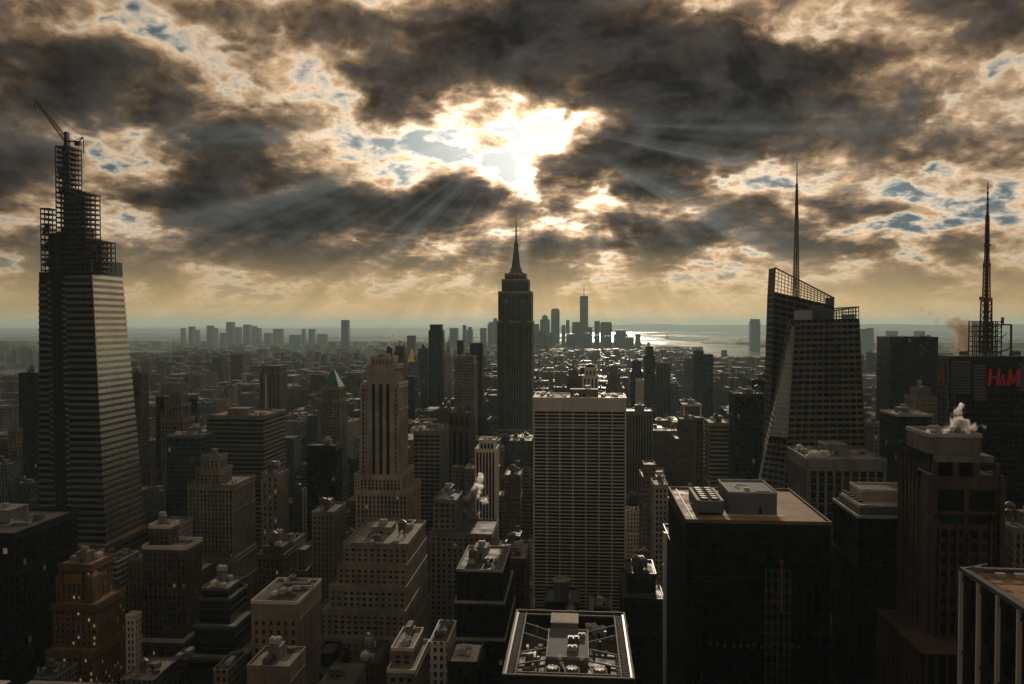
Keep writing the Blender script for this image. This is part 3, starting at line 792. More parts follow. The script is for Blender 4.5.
# ---- the stepped limestone skyscraper with mast, in the middle
def central_skyscraper():
    Y = 1290
    def X(px): return PX(px, Y, 350)
    cx = X(514.7); root = empty('stepped_skyscraper', (cx, Y, 0))
    tag(root, 'tallest stepped stone skyscraper with tapering mast and antenna in the middle', 'skyscraper')
    def Z(py): return PZ(515, py, Y + 28)
    core = MB(); w = MB(); st = []; rf = MB()
    spec = [(-30, 28, 0, 62, 0, 90), (-27, 26.5, 3, 58, 90, Z(322)), (-25.5, 25, 6, 54, Z(322), Z(293)), (-20, 20, 8, 50, Z(293), Z(281)), (-15.5, 15.5, 11, 46, Z(281), Z(275))]
    for (a, b, c, d, z0, z1) in spec:
        core.box(a, b, c, d, z0 - .5, z1); fl = max(1, round((z1 - z0) / 3.9)); nb = max(5, round((b - a) / 4.2)) | 1
        for q, n in (([(a, c, z0), (b, c, z0), (b, c, z1), (a, c, z1)], nb), ([(b, c, z0), (b, d, z0), (b, d, z1), (b, c, z1)], 11), ([(a, d, z0), (a, c, z0), (a, c, z1), (a, d, z1)], 11)):
            st += facade(w, q, fl, n, pier=.48, pd=1.3, sp=0, sd=.1, blank=3, vstrip=True, ext=(n == nb))
        parapet(rf, a, b, c, d, z1, 2, .8, 1.4); rf.box(a, b, c, d, z1 - .1, z1 + .4)
    # the recessed middle bay with its two flanking shafts
    for a, b in ((-19, -9.5), (9.5, 19)):
        w.box(a, b, -1, 4, 0, Z(300))
        st += facade(w, [(a, -1, 90), (b, -1, 90), (b, -1, Z(302)), (a, -1, Z(302))], 40, 3, pier=.5, pd=.8, sp=0, sd=.1, blank=2, vstrip=True)
    core.build('core', 'grey_stone', root); w.build('wall', 'grey_stone', root); rf.build('setback_roof', 'pale_stone', root)
    windows(root, st, 'dark_glass', 100, name='window_strip')
    m = MB(); y = 28; z1 = Z(275)
    m.box(-10.5, 10.5, y - 10, y + 10, z1, z1 + 5); m.box(-8.5, 8.5, y - 8, y + 8, z1 + 5, Z(268))
    m.build('mast_base', 'grey_stone', root)
    m = MB(); zb, zm = Z(268), Z(246)
    m.cyl(0, y, zb, zm, 5.4, 3.4, 16)
    for k in range(4):
        a = k * math.pi / 2 + math.pi / 4
        m.bar((math.cos(a) * 8.2, y + math.sin(a) * 8.2, zb - 3), (math.cos(a) * 3.2, y + math.sin(a) * 3.2, zm), 2.6, 1.2)
    m.cyl(0, y, zm, zm + 2.5, 4.2, 4.2, 16); m.cyl(0, y, zm + 2.5, Z(239.5), 3.6, 1.4, 16); m.build('mooring_mast', 'mid_metal', root)
    m = MB(); m.cyl(0, y, Z(239.5), Z(228), 1.3, 1.1, 10); m.cyl(0, y, Z(228), Z(221), .8, .7, 10); m.cyl(0, y, Z(221), Z(213), .45, .2, 8)
    for z in (Z(237), Z(234), Z(231), Z(228)): m.cyl(0, y, z, z + .6, 2.0, 2.0, 10)
    m.build('antenna', 'steel', root)
    reg(495, 534, 214, 438, Y, 'tallest stepped skyscraper', (cx - 34, cx + 34, Y - 4, Y + 66))
central_skyscraper()

# ---- flat-topped block with the square well roof, lower middle
def well_roof_block():
    Y = 260; x0, x1 = PX(505, Y, 677), PX(632, Y, 677); cx = (x0 + x1) / 2; D = 58
    z = PZ(568, 676, Y)
    root = empty('office_block', (cx, Y, 0)); tag(root, 'dark office block whose open square roof well holds cooling fans and a raised deck', 'office block')
    a, b = x0 - cx, x1 - cx
    c = MB(); c.box(a, b, 0, D, 0, z - 6); c.build('core', 'black_metal', root)
    w = MB(); ws = facade(w, [(a, 0, 0), (b, 0, 0), (b, 0, z - 6), (a, 0, z - 6)], 36, 12, pier=.2, pd=.5, sp=.25, sd=.3, ext=True)
    ws += facade(w, [(b, 0, 0), (b, D, 0), (b, D, z - 6), (b, 0, z - 6)], 36, 16, pier=.2, pd=.5, sp=.25, sd=.3)
    ws += facade(w, [(a, D, 0), (a, 0, 0), (a, 0, z - 6), (a, D, z - 6)], 36, 16, pier=.2, pd=.5, sp=.25, sd=.3)
    w.build('wall', 'dark_metal', root); windows(root, ws, 'dark_glass', 60)
    m = MB(); m.box(a + 1, b - 1, 1, D - 1, z - 6, z - 5.6); m.build('well_floor', 'tar', root)
    m = MB()
    for (p, q, r, s) in ((a - .6, b + .6, -.6, .4), (a - .6, b + .6, D - .4, D + .6), (a - .6, a + .4, .4, D - .4), (b - .4, b + .6, .4, D - .4)): m.box(p, q, r, s, z - 7, z)
    m.build('well_wall', 'dark_metal', root)
    m = MB()
    for (p, q, r, s) in ((a - .9, b + .9, -.9, -.3), (a - .9, b + .9, D + .3, D + .9), (a - .9, a - .3, -.3, D + .3), (b + .3, b + .9, -.3, D + .3)): m.box(p, q, r, s, z, z + .35)
    for (p, q) in ((a + 3.0, a + 3.5), (b - 3.5, b - 3.0)): m.box(p, q, .4, D - .4, z - .6, z - .1)
    m.box(a + 3, b - 3, 2.2, 2.7, z - .6, z - .1); m.box(a + 3, b - 3, D - 2.7, D - 2.2, z - .6, z - .1)
    m.build('coping', 'limestone', root)
    n = 30
    for p, q in ((a + .4, a + 2.9), (b - .4, b - 2.9)):
        m = MB()
        for k in range(n):
            y = .6 + (D - 1.2) * k / n; yy = .6 + (D - 1.2) * (k + 1) / n
            m.bar((p, y, z - .3), (q, y, z - .3), .28); m.bar((p, y, z - .3), (q, yy, z - .3), .2)
        m.build('edge_ladder', 'grey_concrete', root)
    m = MB()
    for y in (10, 20, 38, 48):
        for p, q in ((a + 3.2, -7.4), (b - 3.2, 6.6)):
            m = MB(); m.bar((p, y, z - 1), (q, y + (8 if y < 30 else -4), z - 2.4), .5); m.build('roof_beam', 'grey_stone', root)
    for x in (-8, 0, 9):
        m = MB(); m.bar((x, .4, z - 1.2), (x + (2 if x < 0 else -2), 12, z - 1.6), .4); m.build('roof_beam', 'grey_stone', root)
    m = MB(); m.box(-7.5, 6.5, 17, 42, z - 5.6, z - 1.2); o = m.build('raised_deck', 'blue_metal', root)
    m = MB(); 
    for (p, q, r, s) in ((-7.8, 6.8, 16.7, 17.1), (-7.8, 6.8, 41.9, 42.3), (-7.8, -7.4, 17.1, 41.9), (6.4, 6.8, 17.1, 41.9)): m.box(p, q, r, s, z - 1.6, z - .7)
    m.build('deck_edge', 'pale_stone', o)
    m = MB(); m.box(-7, 3, 44, 54, z - 5.6, z + .6); o2 = m.build('lift_house', 'grey_concrete', root)
    m = MB(); m.box(-7.2, 3.2, 43.8, 54.2, z + .6, z + 1.0); m.box(-6.4, 2.4, 44.6, 53.4, z + 1.0, z + 1.05); m.build('lift_house_roof', 'pale_stone', o2)
    roof_unit(root, 1.5, 30, z - 1.2, 1.0, 0, 'mid_metal'); roof_unit(root, 1.2, 23, z - 1.2, .8, 0); roof_unit(root, 4.5, 36, z - 1.2, .6, 0)
    for k, x in enumerate((-5.2, 1.2, 10.2)):
        m = MB(); m.box(x - 2.4, x + 2.4, 4.6, 9.4, z - 5.6, z - 1.0); m.cyl(x, 7, z - 1.0, z - .3, 2.1, 2.2, 20, cap=False); o = m.build('cooling_tower', 'grey_concrete', root)
        m = MB()
        for j in range(8):
            t = j * math.pi / 4; m.bar((x, 7, z - .5), (x + 1.9 * math.cos(t), 7 + 1.9 * math.sin(t), z - .45), .42, .7)
        m.cyl(x, 7, z - .8, z - .25, .5, .4, 12); m.build('fan', 'white_stone', o)
    rnd = random.Random(4)
    for k in range(14):
        x = rnd.choice((rnd.uniform(a + 4, -9), rnd.uniform(8, b - 4))); y = rnd.uniform(12, 54); m = MB(); m.cbox(0, 0, 0, rnd.uniform(.8, 2.6), rnd.uniform(.8, 2.6), rnd.uniform(.6, 2.2)); m.build('roof_box', rnd.choice(('grey_concrete', 'mid_metal', 'pale_stone', 'dark_metal')), root, (x, y, z - 5.6))
    for k in range(8):
        x = rnd.choice((-14, -11, 12)) + rnd.uniform(-1.5, 1.5); put_mesh('vent', 'vent', m_vent, 'bright_metal', root, (x, rnd.uniform(12, 52), z - 5.6), (1, 1, 1.6))
    roof_unit(root, 11, 50, z - 5.6, 1.3); roof_unit(root, 8, 54, z - 5.6, 1.1, 0, 'white_stone'); roof_unit(root, -13, 26, z - 5.6, 1.0, math.pi / 2)
    reg(505, 632, 612, 700, Y, 'block with the roof well', (x0 - 3, x1 + 3, Y - 3, Y + D + 3))
well_roof_block()

# ---- the big black block, right of the middle
def black_block():
    Y = 330; x0, x1 = PX(687, Y, 523), PX(830, Y, 523); z = PZ(760, 523, Y); cx = (x0 + x1) / 2; D = 64
    root = empty('office_block', (cx, Y, 0)); tag(root, 'broad black office block with brown flat roof, grey penthouse and rooftop fan bank', 'office block')
    a, b = x0 - cx, x1 - cx
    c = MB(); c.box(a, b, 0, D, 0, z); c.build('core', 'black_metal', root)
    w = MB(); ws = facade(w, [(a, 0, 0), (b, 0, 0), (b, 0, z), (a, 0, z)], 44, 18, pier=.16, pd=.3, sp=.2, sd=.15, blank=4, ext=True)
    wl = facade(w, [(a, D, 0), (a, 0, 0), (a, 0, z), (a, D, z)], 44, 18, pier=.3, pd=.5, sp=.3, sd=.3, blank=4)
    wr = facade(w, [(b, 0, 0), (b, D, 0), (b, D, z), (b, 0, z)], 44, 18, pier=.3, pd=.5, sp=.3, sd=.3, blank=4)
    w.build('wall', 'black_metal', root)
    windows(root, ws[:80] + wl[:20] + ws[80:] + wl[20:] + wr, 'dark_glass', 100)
    m = MB(); m.box(a + .4, b - .4, .4, D - .4, z - .2, z + .3); m.build('roof', 'rust_roof', root)
    m = MB(); parapet(m, a, b, 0, D, z, 1.1, .7, .6); m.build('parapet', 'tan_brick', root)
    m = MB(); m.box(a + 2.6, a + 3.0, 2, D - 2, z + .3, z + .7); m.build('roof_rail', 'bright_metal', root)
    px0, px1 = PX(729, 343, 500) - cx, PX(777, 343, 500) - cx
    m = MB(); m.box(px0, px1, 13, 40, z + .3, z + 9); o = m.build('penthouse', 'blue_metal', root)
    m = MB()
    for (p, q, r, s) in ((px0 - .2, px1 + .2, 12.8, 13.2), (px0 - .2, px1 + .2, 39.8, 40.2), (px0 - .2, px0 + .2, 13.2, 39.8), (px1 - .2, px1 + .2, 13.2, 39.8)): m.box(p, q, r, s, z + 8.9, z + 9.7)
    m.build('penthouse_parapet', 'pale_stone', o)
    m = MB(); m.box(px1 - 7.5, px1 - 6.1, 12.9, 13.02, z + .4, z + 3); m.build('door', 'black_metal', o)
    m = MB(); m.box(px1 - 7, px1 - 2, 16, 19, z + 9.1, z + 9.5); m.build('roof_hatch', 'black_metal', o)
    m = MB(); xm = (px0 + px1) / 2
    for k in range(12):
        t = k * .35; m.bar((xm - 2 + 3 * math.cos(t), 27 + 4 * math.sin(t), z + 9.3), (xm - 2 + 3 * math.cos(t + .35), 27 + 4 * math.sin(t + .35), z + 9.3), .3)
    m.cbox(xm - 1, 21, z + 9, 2.2, 1.5, 1); m.build('roof_pipe', 'white_stone', o)
    m = MB(); m.box(px0 - 3, px1 + 2.5, 9.5, 13, z + .3, z + .42); m.build('walkway', 'pale_roof', root)
    fx0, fx1 = PX(697, 340, 505) - cx, PX(724, 340, 505) - cx
    m = MB(); m.box(fx0, fx1, 10, 36, z + 1.5, z + 6); 
    for y in (11, 19, 27, 35):
        for x in (fx0 + .4, fx1 - .4): m.cbox(x, y, z + .3, .4, .4, 1.3)
    o = m.build('cooling_unit', 'blue_metal', root)
    m = MB()
    for x in (fx0 + .6, fx1 - .6): m.box(x - .6, x + .6, 10, 36, z + 6, z + 6.6)
    for k in range(7): m.box(fx0 + 1.2, fx1 - 1.2, 10 + k * 4.24, 10.5 + k * 4.24, z + 6, z + 6.5)
    m.build('fan_frame', 'pale_stone', o)
    for k in range(6):
        for x in (fx0 + 3.3, fx1 - 3.3):
            m = MB(); m.cyl(0, 0, 0, 1.1, 1.5, 1.35, 14)
            put_mesh('fan', 'fanbank', lambda: m, 'black_metal', o, (x, 12.4 + k * 4.24, z + 6.0))
    # the scaffold hoist on the front
    hx0, hx1 = PX(765, Y, 600) - cx, PX(789, Y, 600) - cx; zt = PZ(777, 569, Y)
    m = MB(); lattice(m, hx0, hx1, -2.8, -.6, 0, zt, 4.2, 4, 1, .16, .5, random.Random(2)); o = m.build('scaffold_hoist', 'mid_metal', root)
    m = MB(); xh = (hx0 + hx1) / 2 + .9; m.bar((xh, -3.2, zt - 16), (xh, -3.2, zt + 3), .7); m.cyl(xh, -3.2, zt + 3, zt + 4.2, .4, 1.0, 10); m.build('debris_chute', 'orange_brick', o)
    lights = MB(); rnd = random.Random(8)
    for k in range(13):
        x = a + 9 + k * 2.9 + rnd.uniform(-.5, .5); zz = PZ(750, 647, Y) + rnd.uniform(-.5, .5)
        lights = MB(); lights.box(x, x + 1.1, -.32, -.26, zz, zz + 1.2); lights.build('lit_window', 'mid_metal', root)
    reg(665, 830, 482, 700, Y, 'broad black office block', (x0 - 3, x1 + 3, Y - 4, Y + D + 4))
black_block()

# ---- the mast tower with the red sign, far right
def sign_tower():
    Y = 505; X = lambda px, y=Y: PX(px, y, 400); cx = X(985); root = empty('skyscraper', (cx, Y, 0))
    tag(root, 'dark skyscraper with red H&M rooftop sign and tall latticed antenna mast', 'skyscraper')
    z = PZ(985, 357, Y); a, b = X(951) - cx, X(1050) - cx; D = 18
    c = MB(); c.box(a, b, 3, D, 0, z); c.build('core', 'black_metal', root)
    w = MB(); ws = facade(w, [(a, 3, 0), (b, 3, 0), (b, 3, z), (a, 3, z)], 56, 18, pier=.16, pd=.4, sp=.35, sd=.25, blank=22, ext=True)
    ws += facade(w, [(a, D, 0), (a, 3, 0), (a, 3, z), (a, D, z)], 56, 14, pier=.16, pd=.4, sp=.35, sd=.25, blank=22)
    w.build('wall', 'dark_metal', root); windows(root, ws, 'dark_glass', 90)
    m = MB()
    for (pa, pb, z0, z1) in ((953, 972, z - 22, z - 2), (975, 988, z - 26, z - 4), (1020, 1030, z - 20, z - 3)):
        n = 12; m = MB()
        for k in range(n): m.box(X(pa) - cx, X(pb) - cx, 1.8, 2.4, z0 + (z1 - z0) * k / n, z0 + (z1 - z0) * (k + .6) / n)
        m.build('louvre_panel', 'mid_metal', root)
    # screens at the corners of the roof
    m = MB(); lattice(m, X(950) - cx - 1.2, X(955) - cx, 1, 14, z - 50, z - 1, 3.2, 1, 4, .5, .5, random.Random(5)); m.build('corner_screen', 'mid_metal', root)
    m = MB(); m.box(X(988) - cx, X(1021) - cx, .9, 1.7, PZ(1004, 389, Y), PZ(1004, 366, Y)); s = m.build('sign_board', 'black_metal', root)
    # letters
    def letters(px0, px1, py0, py1, yy, txt, parent, nm='sign_letters'):
        m = MB(); x0, x1 = X(px0) - cx, X(px1) - cx; zt = PZ(1004, py0, Y); zb = PZ(1004, py1, Y); h = zt - zb; W = x1 - x0
        def Lp(u, v): return (x0 + W * (u + v * .05), yy, zb + h * v)
        t = h * .14
        def seg(*pts, k=1.0):
            for p, q in zip(pts, pts[1:]): m.bar(Lp(*p), Lp(*q), t * k)
        if 'H' in txt: seg((.0, 0), (.0, 1)); seg((.28, 0), (.28, 1)); seg((.0, .5), (.28, .5), k=.8)
        if '&' in txt: seg((.54, .08), (.41, .50), (.42, .64), (.48, .64), (.48, .52), (.38, .32), (.38, .14), (.44, .08), (.52, .20), (.54, .34), k=.42)
        if 'M' in txt: seg((.64, 0), (.66, 1)); seg((.66, 1), (.79, .12), k=.8); seg((.79, .12), (.95, 1), k=.8); seg((.95, 1), (.97, 0))
        return m.build(nm, 'sign_red', parent)
    sr, g_, b_ = new_mat('sign_red'); b_.inputs['Base Color'].default_value = (.24, .012, .015, 1); b_.inputs['Roughness'].default_value = .5
    b_.inputs['Emission Color'].default_value = (1, .04, .05, 1); b_.inputs['Emission Strength'].default_value = .025; M['sign_red'] = sr
    letters(989, 1019, 369, 386, .55, 'H&M', s)
    q = MB(); xs_ = a - 2.2
    for (p0, p1) in (((6, 0), (6, 1)), ((11, 0), (11, 1)), ((6, .5), (11, .5))): q.bar((xs_, p0[0], z - 17 + 9 * p0[1]), (xs_, p1[0], z - 17 + 9 * p1[1]), .9)
    q.build('side_sign_letter', 'sign_red', root)
    m = MB(); m.box(a + .3, b - .3, 3.3, D - .3, z - .2, z + .3); m.build('roof', 'tar', root)
    # truss ring and mast
    my = 10; mx = X(985, Y + my) - cx
    m = MB(); lattice(m, mx - 8, mx + 6, my - 6, my + 4, z, z + 21, 3.2, 4, 2, .55, .8, random.Random(3)); m.build('mast_cage', 'steel', root)
    m = MB(); m.bar((mx + 1, my, z + 19), (mx + 14.5, my, z + 19), .9); m.bar((mx + 14.5, my, z + 19), (mx + 14.5, my, z), .9); m.bar((mx + 6, my, z + 2), (mx + 14.5, my, z + 5), .6); m.bar((mx + 6, my, z + 8), (mx + 12, my, z + 14), .4)
    m.build('gantry', 'steel', root)
    Z = lambda py: PZ(985, py, Y + my)
    m = MB(); truss(m, (mx, my, z + 2), (mx, my, Z(298)), 5.0, 4.2, 9, .6); truss(m, (mx, my, Z(298)), (mx, my, Z(262)), 3.0, 2.4, 9, .5)
    truss(m, (mx, my, Z(262)), (mx, my, Z(215)), 1.9, 1.3, 14, .42); m.bar((mx, my, z), (mx, my, Z(205)), 1.5, .9); m.bar((mx, my, Z(215)), (mx, my, Z(182)), .9, .35)
    m.build('antenna_mast', 'steel', root)
    m = MB()
    for py, r in ((302, 3.4), (299, 3.2), (266, 2.4), (246, 2.2), (224, 1.2), (214, 1.0), (206, .9), (200, .8), (194, .7), (189, .6)): m.cyl(mx, my, Z(py), Z(py) + .9, r, r, 10)
    for k in range(9): m.cyl(mx + 2.6, my, Z(330 - k * 3.5), Z(330 - k * 3.5) + 1.2, .5, .5, 8)
    m.cbox(mx - 3, my, Z(300), 1.6, 1.6, 2.0); m.cbox(mx + 8, my - 3, z + 19.5, 1.2, 1.2, 4)
    m.build('antenna_rings', 'red_paint', root)
    roof_unit(root, mx - 13, 9, z + .3, 1.1, 0, 'mid_metal'); roof_unit(root, mx + 17, 10, z + .3, 1.2, 0, 'mid_metal')
    reg(938, 1024, 183, 540, Y, 'tower with the red sign', (X(936), X(1052), Y - 4, Y + 40))
sign_tower()

# ---- all other buildings in view that can be told apart: bottom tier first
T = tower
def on_top(ret, fn):
    root, tops, o = ret; fn(root, *tops[-1]); return ret
def pyramid(root, x0, x1, y0, y1, z, h, mat, inset=.4, tip=.5, name='pyramid_roof'):
    m = MB(); cx, cy = (x0 + x1) / 2, (y0 + y1) / 2
    m.frustum(x0 + inset, x1 - inset, y0 + inset, y1 - inset, z - .1, cx - tip, cx + tip, cy - tip, cy + tip, z + h); return m.build(name, mat, root)
def finials(root, x0, x1, y0, y1, z, h, n, mat='limestone', w=.9):
    for k in range(n):
        x = x0 + (x1 - x0) * k / (n - 1)
        m = MB(); m.cbox(0, 0, 0, w, w, h * .6); m.frustum(-w / 2, w / 2, -w / 2, w / 2, h * .6, -.05, .05, -.05, .05, h)
        put_mesh('finial', 'finial%s%.1f%.1f' % (mat, h, w), lambda: m, mat, root, (x, y0, z))
def antenna(root, x, y, z, h, w=.5):
    m = MB(); m.bar((x, y, z), (x, y, z + h), w, w * .4); m.cyl(x, y, z + h * .5, z + h * .5 + .3, w, w, 8); m.build('antenna', 'steel', root)

# lower left
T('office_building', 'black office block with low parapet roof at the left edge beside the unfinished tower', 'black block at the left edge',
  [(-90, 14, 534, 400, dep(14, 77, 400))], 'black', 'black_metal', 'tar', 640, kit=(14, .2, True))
crown = T('office_building', 'orange-lit brick tower with stepped shoulders and glowing windows at lower left', 'orange-lit brick tower',
  [(20, 130, 652, 424, 42), (51, 122, 606, 430, 34), (57, 112, 566, 436, 24)], 'grid', 'orange_brick', 'rust_roof', 700, lit=.13, litmat='lit', kit=(6, .2, True), bw=3.1, blank=3.5, pd=.7, pier=.5, sp=.5)
r_, tp_, o_ = crown
m = MB(); x0, x1, y0, y1, z = tp_[-1]; m.box(x0 + 5, x1 - 5, y0 - 1.6, y0 - 1.2, z - 10, z - 4.5); m.build('glazed_crown_panel', 'gold', r_)
for xx in (x0 - 1.5, x1 - 1):
    m = MB(); m.box(xx, xx + 3.5, y0 - 3, y0 + 6, z - 60, z - 6); m.frustum(xx, xx + 3.5, y0 - 3, y0 + 6, z - 6, xx + 1, xx + 2.5, y0, y0 + 3, z - 3.5); m.build('corner_buttress', 'orange_brick', r_)
T('office_building', 'brown brick tower with broad white cornice and setback penthouse, lower left', 'tower with the white cornice',
  [(146, 193, 642, 474, 46), (144, 186, 549, 480, dep(186, 201, 480)), (150, 178, 528, 487, 22)], 'grid', 'brown_brick', 'tar', 680, lit=.05, cope='white_stone', par=2.2, blank=2.5)
T('office_building', 'thin white slab building beside the orange-lit brick tower', 'thin white slab', [(127, 141, 617, 440, 40)], 'grid', 'white_stone', 'pale_roof', 665)
T('office_building', 'cream building with round-headed windows peeking out left of the orange-lit brick tower', 'cream building',
  [(10, 52, 612, 480, 30), (18, 47, 596, 484, 22)], 'grid', 'grey_stone', 'pale_roof', 660, bw=3.0, pd=.7)
r_, tp_, o_ = T('office_building', 'grey gothic tower with crown of pointed finials left of centre', 'gothic tower with finials',
  [(186, 236, 560, 596, 50), (189, 233, 486, 600, dep(233, 243, 600) + 22), (197, 231, 471, 604, 24), (203, 226, 457, 608, 16)], 'piers', 'limestone', 'gravel', 585, kit=(2, 0, True), bw=3.0, pier=.45)
for i, (x0, x1, y0, y1, z) in enumerate(tp_[1:]): finials(r_, x0, x1, y0 - .8, y1, z, 5 - i, 9 - 2 * i); finials(r_, x0, x1, y0 + 5, y1, z, 4 - i, 5)
T('office_building', 'slate glass slab with pale concrete side wall next to the gothic tower', 'slate glass slab',
  [(166, 200, 437, 650, dep(200, 214, 650))], 'curtain', 'blue_metal', 'gravel', 530, kit=(5, 0, True), core='grey_concrete')
T('office_building', 'flat black slab standing behind the spiky tan tower', 'flat black slab', [(156, 197, 398, 830, 25)], 'black', 'black_metal', 'tar', 480)
r_, tp_, o_ = T('office_building', 'tan tower with a spiky crown in front of the flat black slab', 'tan tower with the spiky crown',
  [(162, 194, 420, 800, 28), (166, 190, 405, 803, 22), (170, 187, 393, 806, 16)], 'piers', 'tan_brick', 'gravel', 480, bw=3.2, kit=(1, 0, False))
for i, (x0, x1, y0, y1, z) in enumerate(tp_): finials(r_, x0, x1, y0 - .5, y1, z, 8 - i, 7 - i, 'tan_brick', 1.5)
T('office_building', 'brown residential tower rising directly right of the unfinished skyscraper', 'brown tower beside the unfinished one',
  [(128, 141, 374, 760, dep(141, 148, 760))], 'grid', 'brown_brick', 'tar', 500)
T('office_building', 'black tower half hidden behind the left side of the unfinished skyscraper', 'black tower behind the unfinished one', [(19, 46, 374, 800, 30)], 'black', 'black_metal', 'tar', 470)
T('office_building', 'small tan grid building left of the black tower behind the unfinished skyscraper', 'small tan grid building', [(9, 22, 430, 760, 25)], 'grid', 'tan_brick', 'gravel', 480)
T('office_building', 'wide grey slab at the left edge below the river', 'wide grey slab at the left edge', [(-40, 21, 407, 950, 30)], 'grid', 'grey_concrete', 'gravel', 440, mat='blue_glass')
T('office_building', 'wide banded dark slab with orange rooftop left of centre', 'wide banded dark slab',
  [(207, 263, 417, 700, dep(263, 285, 700))], 'ribbon', 'grey_stone', 'rust_roof', 580, kit=(9, .1, True), sp=.36, par=1.6)
T('office_building', 'smooth grey-brown slab tower with rounded top above the banded dark slab', 'rounded grey-brown slab tower',
  [(260, 287, 372, 1290, 32), (261.5, 285.5, 366, 1292, 28)], 'strips', 'brown_brick', 'gravel', 420, kit=None, bw=7, par=.6, blank=4)
T('office_building', 'concrete box tower catching warm light on its windows below the banded slab', 'concrete box tower',
  [(262, 288, 475, 600, 40)], 'grid', 'limestone', 'tar', 550, lit=.15, litmat='lit_dim', fh=4.6, bw=4.6, pier=.6, kit=(5, .3, True))
T('office_building', 'dark stepped office building in front of the concrete box tower', 'dark lower building', [(258, 296, 556, 520, 28), (264, 292, 548, 524, 18)], 'grid', 'brown_brick', 'tar', 600, kit=(8, .5, True))
T('office_building', 'low dark modern building with four stepped ledges, lower left of centre', 'dark ledged building',
  [(203, 262, 660, 404, 60), (203, 250, 628, 410, 46), (203, 246, 600, 415, 40), (203, 242, 590, 418, 30)], 'ribbon', 'dark_metal', 'gravel', 690, sp=.2, kit=(7, .1, True), cope='mid_metal')
r_, tp_, o_ = T('office_building', 'slender tower with green copper pyramid roof left of centre', 'green-roofed slender tower',
  [(320, 349, 470, 940, 34), (321, 346, 400, 945, 26), (322, 345, 388, 946, 24)], 'piers', 'limestone', 'tar', 470, kit=None, bw=3.2)
x0, x1, y0, y1, z = tp_[-1]; pyramid(r_, x0, x1, y0, y1, z, 20, 'copper', .2, 1.5); antenna(r_, (x0 + x1) / 2, (y0 + y1) / 2, z + 19, 5)
T('office_building', 'plain black box building with white-banded right side in front of the green-roofed tower', 'plain black box building',
  [(307, 335, 447, 700, dep(335, 342, 700))], 'black', 'black_metal', 'tar', 545, kit=(3, 0, True))
T('office_building', 'narrow glass-fronted building with pale gridded side below the plain black box', 'narrow glass-fronted building',
  [(313, 333, 513, 560, dep(333, 342, 560) + 8)], 'grid', 'limestone', 'tar', 580, mat='blue_glass')
# tall stone tower with three dark stripes
r_, tp_, o_ = T('office_building', 'tall pale stone tower with three dark vertical stripes left of the middle', 'tall striped stone tower',
  [(357, 420, 492, 612, 50), (362, 413, 476, 616, 44), (361.5, 407, 385, 620, 34), (368, 402, 366, 622, 24), (372, 397, 358, 624, 16)], 'piers', 'pale_stone', 'gravel', 545, kit=(5, .6, False), bw=2.9, pier=.5, pd=.8)
x0, x1, y0, y1, z = tp_[-2]; m = MB(); mm = MB(); w_ = x1 - x0
m.box(x0 - .4, x1 + .4, y0 - 3.2, y0 - 1.2, 90, z - 2)
for k in range(3): xx = x0 + w_ * (.24 + .26 * k); mm.box(xx - 1.1, xx + 1.1, y0 - 3.5, y0 - 3.1, 96, z - 14)
m.build('front_shaft', 'pale_stone', r_)
for k in range(3):
    xx = x0 + w_ * (.24 + .26 * k); q = MB(); q.box(xx - 1.15, xx + 1.15, y0 - 3.3, y0 - 3.14, 96, z - 14); q.build('window_stripe', 'dark_glass', r_)
T('office_building', 'broad pale office building stepping down in many-windowed tiers, lower centre left', 'broad many-windowed stepped building',
  [(315, 416, 640, 418, 72), (320, 414, 612, 422, 66), (330, 409, 588, 426, 60), (338, 408, 566, 430, 54), (344, 407, 545, 434, dep(408, 419, 430) + 22)], 'grid', 'limestone', 'gravel', 690, kit=(16, .3, True), bw=3.5, pier=.5, sp=.5, pd=.35)
T('office_building', 'plain tan building with few dark windows and equipment on its roof, lower left of centre', 'plain tan building',
  [(253, 297, 603, 350, dep(297, 313, 350) + 10)], 'grid', 'limestone', 'tar', 665, kit=(9, .1, False), fh=4.4, bw=3.3, pier=.6, sp=.55, blank=8, cope='white_stone')
T('office_building', 'small pale block with square roof skylight at the bottom edge left of centre', 'small pale block at the bottom edge',
  [(249, 288, 668, 300, dep(288, 296, 300) + 9)], 'grid', 'limestone', 'gravel', 700, kit=(3, 0, True), blank=6)
T('apartment_building', 'low dark building with white-framed rooftop pergolas at the bottom, left of centre', 'low building with rooftop pergolas',
  [(300, 348, 676, 380, 50), (318, 340, 655, 392, 26)], 'grid', 'dark_metal', 'tar', 700, kit=(14, .2, True))
T('office_building', 'building with bright white roof frames and row of white columns, bottom centre left', 'building with white roof frames',
  [(390, 428, 672, 330, 44), (393, 422, 650, 336, 26)], 'grid', 'limestone', 'gravel', 700, kit=(10, .2, True), cope='white_stone', bw=3.4)
T('office_building', 'shorter dark building with steel roof sheds directly left of the white roof frames', 'dark building with steel roof sheds', [(352, 388, 664, 385, 36)], 'grid', 'brown_brick', 'tar', 700, kit=(10, .4, True))
